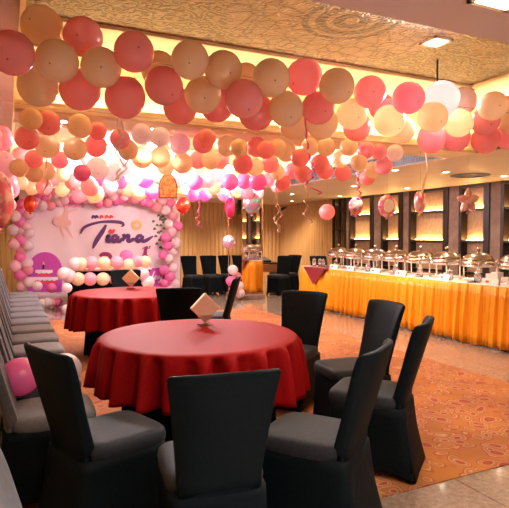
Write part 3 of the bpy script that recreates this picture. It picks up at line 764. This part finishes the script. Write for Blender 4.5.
# balloons on the left chair
p = at_d(20, 388, 3.15); balloon('m', (p.x, p.y, .006 + .491 + .112 + 0), .112, (-.8, -.5, -.1), 'bright pink balloon lying on the seat of a left wall chair')
p = at_d(64, 374, 3.30); balloon('w', (p.x, p.y, .608), .108, (-.2, -.8, .3), 'white balloon half hidden behind the leaning chair back at left')

# ================================================================ RED TABLES
def red_table(cx, cy, lab, clab, phase, R=.69, hem_l=.45, hem_r=.36):
    t = thing('round_table', lab, 'table', (cx, cy, .006), 0, 'round banquet tables')
    bm = bmesh.new(); lathe(bm, [(R - .08, .700), (R - .06, .704), (R - .06, .728), (R - .08, .734)], 48); obj('tabletop', bm, M_darkwood, t)
    bm = bmesh.new(); n = 96; R_ = []
    for k, z in enumerate((.69, .5, .25, .005)):
        rg = []
        for i in range(n):
            a = 2 * PI * i / n; r_ = .50 + .01 * k + (.006 + .006 * k) * math.sin(a * 17) + .006 * k * math.sin(a * 29 + 1)
            rg.append((r_ * math.cos(a), r_ * math.sin(a), z))
        R_.append(rg)
    loft(bm, R_); obj('underskirt', bm, M_black, t, True)
    # cloth
    bm = bmesh.new(); n = 288; R_ = []
    for r_ in (.2, .45, .62, R - .012): R_.append([(r_ * math.cos(2 * PI * i / n), r_ * math.sin(2 * PI * i / n), .7405) for i in range(n)])
    for k in range(0, 13):
        u = k / 12; rg = []
        for i in range(n):
            a = 2 * PI * i / n; hx = math.cos(a + YAW)            # towards the right of the room
            hem = hem_l + (hem_r - hem_l) * (hx + 1) / 2 + .012 * math.sin(a * 3 + phase)
            z = .736 - (.736 - hem) * u - (.004 if u == 0 else 0)
            f = .65 * math.sin(a * 23 + phase + .9 * math.sin(a * 3)) + .35 * math.sin(a * 37 + 2 * phase + math.sin(a * 5))
            f = -abs(f) ** .75 if f < 0 else f * .55
            amp = .115 * u ** .4
            rr = R + .004 * min(1, u * 8) + .03 * u + amp * f
            if u > .0 and rr < .61: rr = .61 + .02 * f
            rg.append((rr * math.cos(a), rr * math.sin(a), z))
        R_.append(rg)
    loft(bm, R_, cap1=False)
    c = obj('tablecloth', bm, M_red, None, True); c.location = (cx, cy, .006)
    s = c.modifiers.new('s', 'SOLIDIFY'); s.thickness = .003; s.offset = 1
    tag(c, clab, 'tablecloth', 'red satin tablecloths')
red_table(1.235, 3.541, 'round table under the nearer red cloth with black underskirt', 'red satin cloth draped over the nearer round table', .4)
red_table(1.395, 6.55, 'round table under the farther red cloth with black underskirt', 'red satin cloth draped over the farther round table', 2.1, hem_l=.33, hem_r=.42)

# napkin holders
def napkin_holder(p, lab, rz):
    t = thing('napkin_holder', lab, 'napkin holder', (p.x, p.y, .7465 + .003), rz, 'napkin holders on the red tables')
    bm = bmesh.new(); box(bm, -.055, .055, -.035, .035, 0, .006); obj('base', bm, M_acry, t, bevel=.001)
    s = .116; zc = .135
    bm = bmesh.new(); loft(bm, [[(-s, y, zc), (0, y, zc - s), (s, y, zc), (0, y, zc + s)] for y in (-.026, .026)]); obj('napkin_stack', bm, M_napkin, t, bevel=.006)
    for sg in (-1, 1):
        bm = bmesh.new(); loft(bm, [[(-s * .55, y, zc - s * .45), (0, y, zc - s * 1.1), (s * .55, y, zc - s * .45)] for y in (sg * .029, sg * .032)]); obj('side_panel', bm, M_acry, t)
    bm = bmesh.new(); box(bm, -.010, .010, -.032, .032, .006, .02); obj('stem', bm, M_acry, t)
napkin_holder(at_z(205, 325, .75), 'clear napkin holder with cream napkins on the nearer red table', -YAW + math.radians(22))
napkin_holder(at_z(131, 288.5, .75), 'clear napkin holder with cream napkins on the farther red table', -YAW + math.radians(5))

# ================================================================ BUFFET
BX0, BX1, BY0, BY1, BZ = 5.62, 6.42, 2.4, 9.60, .80
for i in range(4):
    y0 = BY0 + i * (BY1 - BY0) / 4; y1 = y0 + (BY1 - BY0) / 4
    t = thing('buffet_table', 'folding buffet table under the orange skirting, %s' % ['nearest the camera', 'second from the camera', 'third from the camera', 'at the far end'][i], 'table', ((BX0 + BX1) / 2, (y0 + y1) / 2, 0), 0, 'buffet tables in one line')
    L = (y1 - y0) / 2; W = (BX1 - BX0) / 2
    bm = bmesh.new(); box(bm, -W + .01, W - .01, -L + .003, L - .003, BZ - .035, BZ - .006); obj('tabletop', bm, M_wood, t)
    for sx in (-1, 1):
        for sy in (-1, 1):
            bm = bmesh.new(); tube(bm, [(sx * (W - .12), sy * (L - .15), 0), (sx * (W - .12), sy * (L - .15), BZ - .036)], .015, 8); obj('leg', bm, M_steel, t)
bm = bmesh.new()
lo, hi = [], []
path = []
def seg(a, b, n):
    for i in range(n): path.append((a[0] + (b[0] - a[0]) * i / n, a[1] + (b[1] - a[1]) * i / n, (b[1] - a[1]), -(b[0] - a[0])))
seg((BX1, BY1), (BX0, BY1), 100); seg((BX0, BY1), (BX0, BY0), 900); seg((BX0, BY0), (BX1, BY0), 100)
R_ = [[] for _ in range(7)]
cx_, cy_ = (BX0 + BX1) / 2, (BY0 + BY1) / 2
for i, (x, y, nx_, ny_) in enumerate(path):
    l = math.hypot(nx_, ny_); nx_, ny_ = nx_ / l, ny_ / l
    if nx_ * (x - cx_) + ny_ * (y - cy_) < 0: nx_, ny_ = -nx_, -ny_
    f = .5 + .5 * (.62 * math.sin(i * .29 + 1.8 * math.sin(i * .041)) + .25 * math.sin(i * .63 + 2 * math.sin(i * .02)) + .13 * math.sin(i * .17)); f = f ** 1.3; f = f * .8 + .2 * (.5 + .5 * math.sin(i * 1.1 + 3 * math.sin(i * .013)))
    for k in range(7):
        u = k / 6
        amp = .028 + .11 * u ** .7
        zb = .012 + .022 * (1 + math.sin(i * .055)) * (1 if u == 1 else 0) * .6
        R_[k].append((x + nx_ * (.006 + amp * f), y + ny_ * (.006 + amp * f), (BZ - .004) * (1 - u) + zb * u))
loft(bm, R_, False, False, False)
o = obj('table_skirt', bm, M_orange, None, True); tag(o, 'long orange satin skirting pleated round the buffet tables', 'table skirt')
s = o.modifiers.new('s', 'SOLIDIFY'); s.thickness = .002
bm = bmesh.new(); box(bm, BX0 - .012, BX1 + .01, BY0 - .01, BY1 + .01, BZ - .004, BZ + .003); o = obj('table_runner', bm, M_white, None, bevel=.002); tag(o, 'white cloth covering the buffet tabletop', 'tablecloth')
# maroon corner overlay at the far end
bm = bmesh.new()
tp = [(BX0 - .10, 9.42, BZ + .007), (BX0 - .10, 8.60, BZ + .007)]
loft(bm, [[(BX0 - .098, 9.36, BZ + .0065), (BX0 - .098, 8.56, BZ + .0065), (BX0 - .108, 8.56, BZ - .01), (BX0 - .112, 8.98, .47), (BX0 - .108, 9.36, BZ - .01)],
          [(BX0 - .090, 9.36, BZ + .0035), (BX0 - .090, 8.56, BZ + .0035), (BX0 - .104, 8.56, BZ - .012), (BX0 - .106, 8.98, .475), (BX0 - .104, 9.36, BZ - .012)]])
box(bm, BX0 - .098, BX0 + .45, 8.56, 9.36, BZ + .0032, BZ + .0066)
o = obj('table_overlay', bm, M_maroon); tag(o, 'maroon cloth point hanging over the orange skirting at the far end', 'tablecloth')

# chafing dishes
def make_chafer():
    t = thing('chafing_dish', '', 'chafing dish')
    bm = bmesh.new(); lathe(bm, [(.205, .285), (.212, .29), (.212, .315), (.205, .32), (.185, .35), (.145, .378), (.08, .395), (.02, .40), (.02, .405)], 40); lid = obj('lid', bm, M_lid, t, True)
    bm = bmesh.new(); lathe(bm, [(.012, .40), (.010, .425), (.022, .432), (.030, .448), (.022, .466), (.004, .47)], 16); obj('knob', bm, M_steel, lid, True)
    bm = bmesh.new(); lathe(bm, [(.12, .19), (.20, .20), (.222, .22), (.225, .283), (.215, .284)], 40); obj('water_pan', bm, M_steel, t, True)
    bm = bmesh.new()
    for z in (.215, .02):
        pts = [(.245 * math.cos(2 * PI * i / 32), .245 * math.sin(2 * PI * i / 32), z) for i in range(33)]; tube(bm, pts, .007)
    obj('stand_ring', bm, M_steel, t, True)
    for k in range(4):
        a = PI / 4 + k * PI / 2; c, s_ = math.cos(a), math.sin(a)
        bm = bmesh.new(); tube(bm, [(.245 * c, .245 * s_, 0), (.245 * c, .245 * s_, .30), (.235 * c, .235 * s_, .315)], .012, 8); obj('leg', bm, M_steel, t, True)
    bm = bmesh.new(); lathe(bm, [(.045, .0), (.05, .004), (.05, .07), (.03, .075), (.03, .082)], 20); obj('burner', bm, M_steel, t, True)
    for sg in (-1, 1):
        bm = bmesh.new(); tube(bm, [(-.06, sg * .232, .26), (-.05, sg * .27, .27), (.05, sg * .27, .27), (.06, sg * .232, .26)], .008); obj('handle', bm, M_steel, t, True)
    return t
cy_list = [8.93, 8.35, 7.77, 7.19, 6.61, 6.05, 5.45, 4.82, 4.2]
chf = make_chafer()
BT = BZ + .0035
for i, y in enumerate(cy_list):
    o = chf if i == 0 else dup(chf)
    o.location = (6.08, y, BT); o['label'] = 'round steel chafing dish with domed lid, %s from the far end of the buffet' % ORD[i]; o['group'] = 'chafing dishes on the buffet'
# cards, plates, bowls in front of the dishes
def make_card():
    t = thing('food_card', '', 'sign')
    bm = bmesh.new(); loft(bm, [[(-.03, y, 0), (-.026, y, 0), (0, y, .072), (.026, y, 0), (.03, y, 0), (.001, y, .08), (-.001, y, .08)] for y in (-.12, .12)]); obj('card', bm, M_card, t)
    bm = bmesh.new(); v = box(bm, -.001, .001, -.03, .02, -.014, .014); bmesh.ops.rotate(bm, verts=bm.verts, matrix=Matrix.Rotation(math.radians(20), 3, 'Y')); bmesh.ops.translate(bm, verts=bm.verts, vec=(-.0175, .05, .038)); obj('red_mark', bm, M_cardred, t)
    return t
crd = make_card()
cards = [(354, 9.0), (373, 8.2), (396, 7.45), (424, 6.85), (457, 5.9), (498, 5.05)]
ys = [8.55, 8.0, 7.30, 6.65, 5.72, 4.92]
for i, y in enumerate(ys):
    o = crd if i == 0 else dup(crd)
    o.location = (5.72, y, BT); o.rotation_euler = (0, 0, math.radians([4, -6, 3, 0, -8, 5][i])); o['label'] = 'white folded food card with red mark, %s from the far end of the buffet' % ORD[i]; o['group'] = 'food cards along the buffet edge'
def make_glass():
    t = thing('glass_jar', '', 'jar')
    bm = bmesh.new(); lathe(bm, [(.035, 0), (.042, .01), (.045, .09), (.038, .12), (.040, .13), (.036, .13), (.034, .12), (.040, .09), (.036, .012)], 20); obj('body', bm, M_acry, t, True)
    bm = bmesh.new(); lathe(bm, [(.041, .131), (.041, .145), (.008, .15), (.012, .165), (.003, .17)], 20); obj('lid', bm, M_steel, t, True)
    return t
gl = make_glass()
gy = [9.4, 9.22, 9.05, 8.66, 7.6, 6.9, 6.3, 5.72, 5.2]
for i, y in enumerate(gy):
    o = gl if i == 0 else dup(gl)
    o.location = (5.79 + .03 * (i % 2), y, BT + (.0035 if y > 8.5 else 0)); o['label'] = 'small glass jar with steel lid, %s from the far end of the buffet' % ORD[i]; o['group'] = 'glass jars on the buffet'
bw0 = None
for i, y in enumerate([8.15, 7.05, 6.45, 5.45, 4.75, 5.15]):
    if bw0 is None:
        bm = bmesh.new(); lathe(bm, [(.03, 0), (.04, .004), (.075, .035), (.078, .036), (.072, .034), (.038, .009)], 24); bw0 = o = obj('bowl', bm, M_steel, None, True)
    else: o = bw0.copy(); col.objects.link(o)
    o.location = (5.74, y - .18, BT) if i < 5 else (5.9, y - .1, BT); tag(o, 'shallow steel bowl between the food cards, %s along the buffet' % ORD[i], 'bowl', 'steel bowls on the buffet')
for i, (dy, dx, z) in enumerate(((0, 0, 0), (.13, .05, 0), (-.13, .04, 0))):
    bm = bmesh.new(); box(bm, -.055, .055, -.055, .055, 0, .15 - .03 * i); o = obj('napkin_box', bm, M_card, None, bevel=.004); o.location = (5.95 + dx, 5.02 + dy, BT); tag(o, 'white napkin box near the right end of the buffet, %s of three' % ['middle', 'left', 'right'][i], 'box', 'napkin boxes on the buffet')

# ================================================================ DESK IN THE CORNER
t = thing('desk', 'dark desk with brown wooden edge in the far corner', 'desk', (5.95, 12.5, 0))
bm = bmesh.new(); box(bm, -.55, .55, -.3, .3, .70, .74); obj('desktop', bm, M_darkwood, t, bevel=.004)
bm = bmesh.new(); box(bm, -.55, .55, -.302, -.29, .50, .69); obj('front_rail', bm, M_wood, t)
for sx in (-1, 1):
    bm = bmesh.new(); box(bm, sx * .53 - .02, sx * .53 + .02, -.28, .28, 0, .70); obj('side_panel', bm, M_darkwood, t)
t = thing('audio_mixer', 'black audio mixer lying on the corner desk', 'mixer', (6.05, 12.45, .74), .2)
bm = bmesh.new(); loft(bm, [[(x, -.15, 0), (x, .15, 0), (x, .15, .14), (x, -.15, .05)] for x in (-.22, .22)]); obj('body', bm, M_blackp, t)
for k in range(4):
    bm = bmesh.new(); lathe(bm, [(.012, .06), (.012, .09)], 8, -.15 + .1 * k, -.05); obj('knob', bm, M_steel, t)

# ================================================================ CAKE TABLE
t = thing('cake_table', 'black draped cake table with white top before the banner', 'table', (1.87, 10.75, 0))
bm = bmesh.new(); box(bm, -.78, .78, -.28, .28, .76, .79); obj('tabletop', bm, M_white, t)
bm = bmesh.new(); R_ = []
for z, a_ in ((.758, .0), (.4, .02), (.01, .03)):
    rg = []
    for i in range(120):
        a = 2 * PI * i / 120; c, s_ = math.cos(a), math.sin(a); e = .2
        rg.append((.77 * math.copysign(abs(c) ** e, c) * (1 + a_ * math.sin(i * 1.7) * .6), .27 * math.copysign(abs(s_) ** e, s_) * (1 + a_ * 3 * math.sin(i * 1.3)), z))
    R_.append(rg)
loft(bm, R_); obj('drape', bm, M_black, t, True)
up = [(64, 274, 'w'), (69, 276, 'l'), (75.5, 264, 'w'), (81, 264, 'k'), (91.5, 263, 'p'), (104, 263, 'k'), (117, 262.5, 'p'), (129, 265, 'k'), (137, 261, 'p'), (145, 262, 'k'), (126, 256, 'm')]
dn = [(78, 279, 'k'), (90, 279, 'p'), (103, 279, 'k'), (116, 279, 'p'), (129, 279, 'k'), (143, 274, 'l'), (148, 282, 'w')]
cnt = {}
for px, py, k in up + dn:
    r_ = .128; yy = 10.32 if py > 268 else 10.38
    if (px, py) == (126, 256): yy = 10.9
    p = at_y(px, py, yy); key = (k, py > 268); cnt[key] = cnt.get(key, 0) + 1
    balloon(k, p, r_, (random.uniform(-.3, .3), -1, .2), '%s %s balloon from the left, %s row along the cake table' % (ORD[cnt[key] - 1], CNAME[k], 'lower' if py > 268 else 'upper'), 'balloons along the cake table')
for i, (px, py) in enumerate(((110, 268), (121, 268.5))):
    p = at_y(px, py, 10.62); bm = bmesh.new(); lathe(bm, [(.03, 0), (.045, .07), (.04, .07), (.027, .005)], 16); o = obj('paper_cup', bm, M_yellow, None, True); o.location = (p.x, p.y, .79); tag(o, 'yellow paper cup on the cake table, %s of two' % ['left', 'right'][i], 'cup', 'paper cups on the cake table')
fl = [(37.4, 286, 4.6, 'w'), (51.6, 288, 4.6, 'm'), (67, 288, 5, 'w'), (42, 295, 4.4, 'w'), (47.5, 297.5, 4.8, 'w'), (57.5, 295, 4.6, 'm'), (66.5, 298, 5, 'w'), (54, 299, 4, 'l'), (74, 293, 4.2, 'l')]
cnt = {}
for px, py, r_, k in fl:
    cnt[k] = cnt.get(k, 0) + 1
    y = (11.25 if py > 292 else 11.5) if px < 60 else 10.15
    rr = r_ * (.0215 if px < 60 else .0185); p = at_y(px, py, y)
    p = Vector((p.x, p.y, max(p.z, rr * 1.05) if py < 292 else rr * 1.02))
    balloon(k, p, rr, None, '%s %s balloon from the left in the floor heap by the banner' % (ORD[cnt[k] - 1], CNAME[k]), 'balloons heaped on the floor')

for i, (px, py, k) in enumerate(((233, 270, 'w'), (237, 277, 'p'), (231, 281, 'm'), (239, 286, 'w'), (234, 290, 'p'), (240, 293, 'w'))):
    p = at_d(px, py, 11.75 + .1 * (i % 2) - .15); p.z = max(p.z, .115)
    balloon(k, p, .11, None, '%s balloon heaped at the mirrored column, %s from the top' % (CNAME[k], ORD[i]), 'balloons at the mirrored column')

# ================================================================ HANGING DECORATIONS
def ribbon(pts, m, lab, r=.006, group='curling ribbons', curl=.02, turns=6, flat=.3):
    bm = bmesh.new(); Q = []
    P = [Vector(p) for p in pts]
    n = len(P) - 1; k = 0
    for i in range(n):
        for s_ in range(16):
            u = (i + s_ / 16) / n; p = P[i].lerp(P[i + 1], s_ / 16); a = u * turns * 2 * PI
            Q.append(p + Vector((math.cos(a), math.sin(a), 0)) * curl * u)
    Q.append(P[-1])
    tube(bm, Q, r, 5, flat); o = obj('ribbon', bm, m, None, True); return tag(o, lab, 'ribbon', group)
def R_px(l, d): return [at_d(a, b, d) for a, b in l]
ribbon(R_px([(118, 118), (117, 128), (125, 140), (115, 153), (127, 168), (115, 180)], 2.9), M_ribbon_g, 'silver ribbon zigzagging below the nearest garland at left, longer strand', .005, curl=.004, flat=.9)
ribbon(R_px([(121, 118), (124, 133), (114, 147), (129, 160), (116, 174), (122, 184)], 2.95), M_ribbon_g, 'silver ribbon crossing the zigzag one below the nearest garland at left', .005, curl=.004, flat=.9)
ribbon(R_px([(305, 118), (307, 140), (309, 158), (314, 168), (312, 178)], 3.45), M_ribbon_p, 'pink ribbon hanging from the nearest garland at its middle', .008, curl=.012)
ribbon(R_px([(314, 168), (304, 180), (308, 184), (318, 194)], 3.5), M_ribbon_p, 'pink ribbon tail tangled at the end of the long pink ribbon', .009, curl=.03, turns=2)
ribbon(R_px([(306, 180), (307, 195), (305, 208), (309, 223)], 4.9), M_ribbon_c, 'cream curled ribbon hanging before the corner panelling', .011, curl=.035, turns=3)
ribbon(R_px([(277, 175), (276, 200), (280, 215), (277, 232)], 4.9), M_ribbon_c, 'cream ribbon left of the curled one, forked strand', .009, curl=.03, turns=3)
ribbon(R_px([(275, 190), (279, 208), (275, 222), (282, 233)], 4.95), M_ribbon_c, 'cream ribbon beside the forked strand, shorter', .008, curl=.03, turns=2.5)
ribbon(R_px([(357, 172), (358, 185), (360, 196), (357, 200)], 5.7), M_ribbon_p, 'pink curled ribbon tied to the foil balloon at the far niche', .012, curl=.03, turns=5)
ribbon(R_px([(426, 152), (428, 170), (423, 186), (421, 192)], 5.9), M_ribbon_c, 'pale ribbon holding the pink foil balloon over the buffet', .012, curl=.01, turns=1)
ribbon(R_px([(199, 195), (199, 210), (197, 220), (201, 228)], 8.4), M_ribbon_p, 'pink ribbon hanging before the back wall panelling', .012, curl=.04, turns=4)
ribbon(R_px([(46, 158), (47, 175), (45, 190), (50, 202)], 4.2), M_ribbon_c, 'cream ribbon hanging from the second garland at left', .009, curl=.02, turns=2)

def foil_disc(p, rx, rz, th, m, lab, name='foil_balloon', scallop=0, star=0, rot=0, cat='balloon', grp='foil balloons', panel=None):
    t = thing(name, lab, cat, p, rot, grp)
    bm = bmesh.new(); n = 60; R_ = []
    for k in range(9):
        v = -1 + 2 * k / 8; s_ = max(math.sqrt(max(1 - v * v, 0)), .02) ** .7; rg = []
        for i in range(n):
            a = 2 * PI * i / n; q = 1
            if scallop: q = 1 + .06 * abs(math.sin(a * scallop / 2))
            if star:
                ph = (a / (2 * PI) * star) % 1; q = 1.25 - .62 * (1 - abs(2 * ph - 1))
            rg.append((rx * s_ * q * math.sin(a), v * th, rz * s_ * q * math.cos(a)))
        R_.append(rg)
    loft(bm, R_); obj('body', bm, m, t, True)
    if panel:
        bm = bmesh.new(); loft(bm, [[(rx * .6 * math.sin(2 * PI * i / 32), -th * .93 - y, rz * .6 * math.cos(2 * PI * i / 32)) for i in range(32)] for y in (0, th * .12)]); obj('print', bm, panel, t)
    bm = bmesh.new(); loft(bm, [[(-.012, 0, -rz * .95), (.012, 0, -rz * .95), (.012, .004, -rz * .95), (-.012, .004, -rz * .95)], [(-.025, 0, -rz * 1.2), (.025, 0, -rz * 1.2), (.025, .004, -rz * 1.2), (-.025, .004, -rz * 1.2)]]); obj('tail', bm, m, t)
    zt = ZU if (TX0 < p.x < TX1 and any(a < p.y < b for a, b in TRAYS)) else ZS
    bm = bmesh.new(); tube(bm, [(0, 0, rz * .9), (0, 0, zt - p.z)], .0015, 4); obj('string', bm, M_acry, t)
    return t
def hang(px, py, d, zt):
    p = at_d(px, py, d); return p
foil_disc(at_d(356, 206, 5.9), .075, .10, .06, M_foilpink, 'small pink and clear foil balloon before the farthest niche', scallop=8, rot=-.4)
foil_disc(at_d(387, 206, 7.2), .125, .15, .05, M_foilpink, 'round scalloped foil balloon with white print before the second niche', scallop=14, rot=-.2, panel=M_white)
foil_disc(at_d(420, 202, 6.0), .095, .13, .06, M_foilpink, 'pink foil balloon hanging before the third niche', rot=.5)
foil_disc(at_d(468, 201, 6.6), .125, .135, .05, M_foilrose, 'rose gold star foil balloon before the fourth niche', star=5, rot=-.3)
foil_disc(at_d(0, 200, 4.2), .11, .22, .07, M_foilpink, 'large printed foil balloon cut by the left edge of the picture', rot=.6)
foil_disc(at_d(252, 203, 8.0), .13, .165, .07, M_foilteal, 'pink and teal foil balloon before the mirrored column', rot=-.4)
foil_disc(at_d(230, 207, 8.4), .085, .17, .06, M_foilhot, 'hot pink tall foil balloon left of the mirrored column', rot=-.4)
foil_disc(at_d(229, 242, 10.3), .13, .13, .10, M_bubble, 'clear pinkish bubble balloon beside the mirrored column', rot=-.4)
foil_disc(at_d(30, 204, 10.5), .12, .17, .05, M_foilred, 'red and dark foil shape hanging at the left of the banner', rot=-.3)
foil_disc(at_d(183, 205, 9.3), .13, .14, .05, M_foilred, 'red foil shape hanging right of the printed tag', rot=-.3)
p = at_d(327, 212, 8.6); balloon('c', p, .13, (-.2, -1, .1), 'single coral balloon by the dark glass panel', None)
p = at_d(0, 138, 5.2); balloon('p', p, .125, None, 'pink balloon cut by the left edge below the nearest garland')
p = at_d(2, 165, 4.9); balloon('l', p, .13, None, 'pale pink balloon cut by the left edge above the foil balloon')
p = at_d(6, 185, 5.6); balloon('p', p, .12, None, 'pink balloon right of the printed foil balloon at the left edge')
t = thing('party_tag', 'arch-topped orange and gold printed tag on a pink string', 'decoration', at_d(168, 186, 6.4), -.35)
bm = bmesh.new(); o2 = [(-.125, -.14), (.125, -.14), (.13, -.02), (.10, .08), (.05, .14), (0, .155), (-.05, .14), (-.10, .08), (-.13, -.02)]
loft(bm, [[(x * .82, y, z) for x, z in o2] for y in (0, .012)]); obj('card', bm, M_print, t)
bm = bmesh.new(); tube(bm, [(x * .84, .006, z) for x, z in o2 + [o2[0]]], .008); obj('gold_rim', bm, M_darkwood, t)
bm = bmesh.new(); tube(bm, [(0, .006, .15), (0, .006, .36)], .003); obj('string', bm, M_ribbon_p, t)

# nylon lines that carry the garlands and the single balloons
for nm, y, z in (('nearest', 3.0, 2.44), ('second', 4.35, 2.43), ('third', 7.0, 2.44)):
    bm = bmesh.new(); tube(bm, [(XL, y, z), (2.3, y, z - .03), (TX1, y, z)], .002, 5); tag(obj('garland_line', bm, M_acry), 'thin clear line running through the %s ceiling garland' % nm, 'line')
for o in [o for o in bpy.data.objects if o.name.startswith('balloon') and (o.get('label', '').startswith('single') or 'left edge' in o.get('label', ''))]:
    q = o.location; zt = ZU if (TX0 < q.x < TX1 and any(a < q.y < b for a, b in TRAYS)) else (ZLEFT if q.x < TX0 else ZS)
    bm = bmesh.new(); tube(bm, [(q.x, q.y, q.z + o.scale.x * .97), (q.x, q.y, zt)], .0015, 4)
    tag(obj('balloon_string', bm, M_acry), 'thin clear string above the ' + ' '.join(o['label'].split()[:9]), 'string')
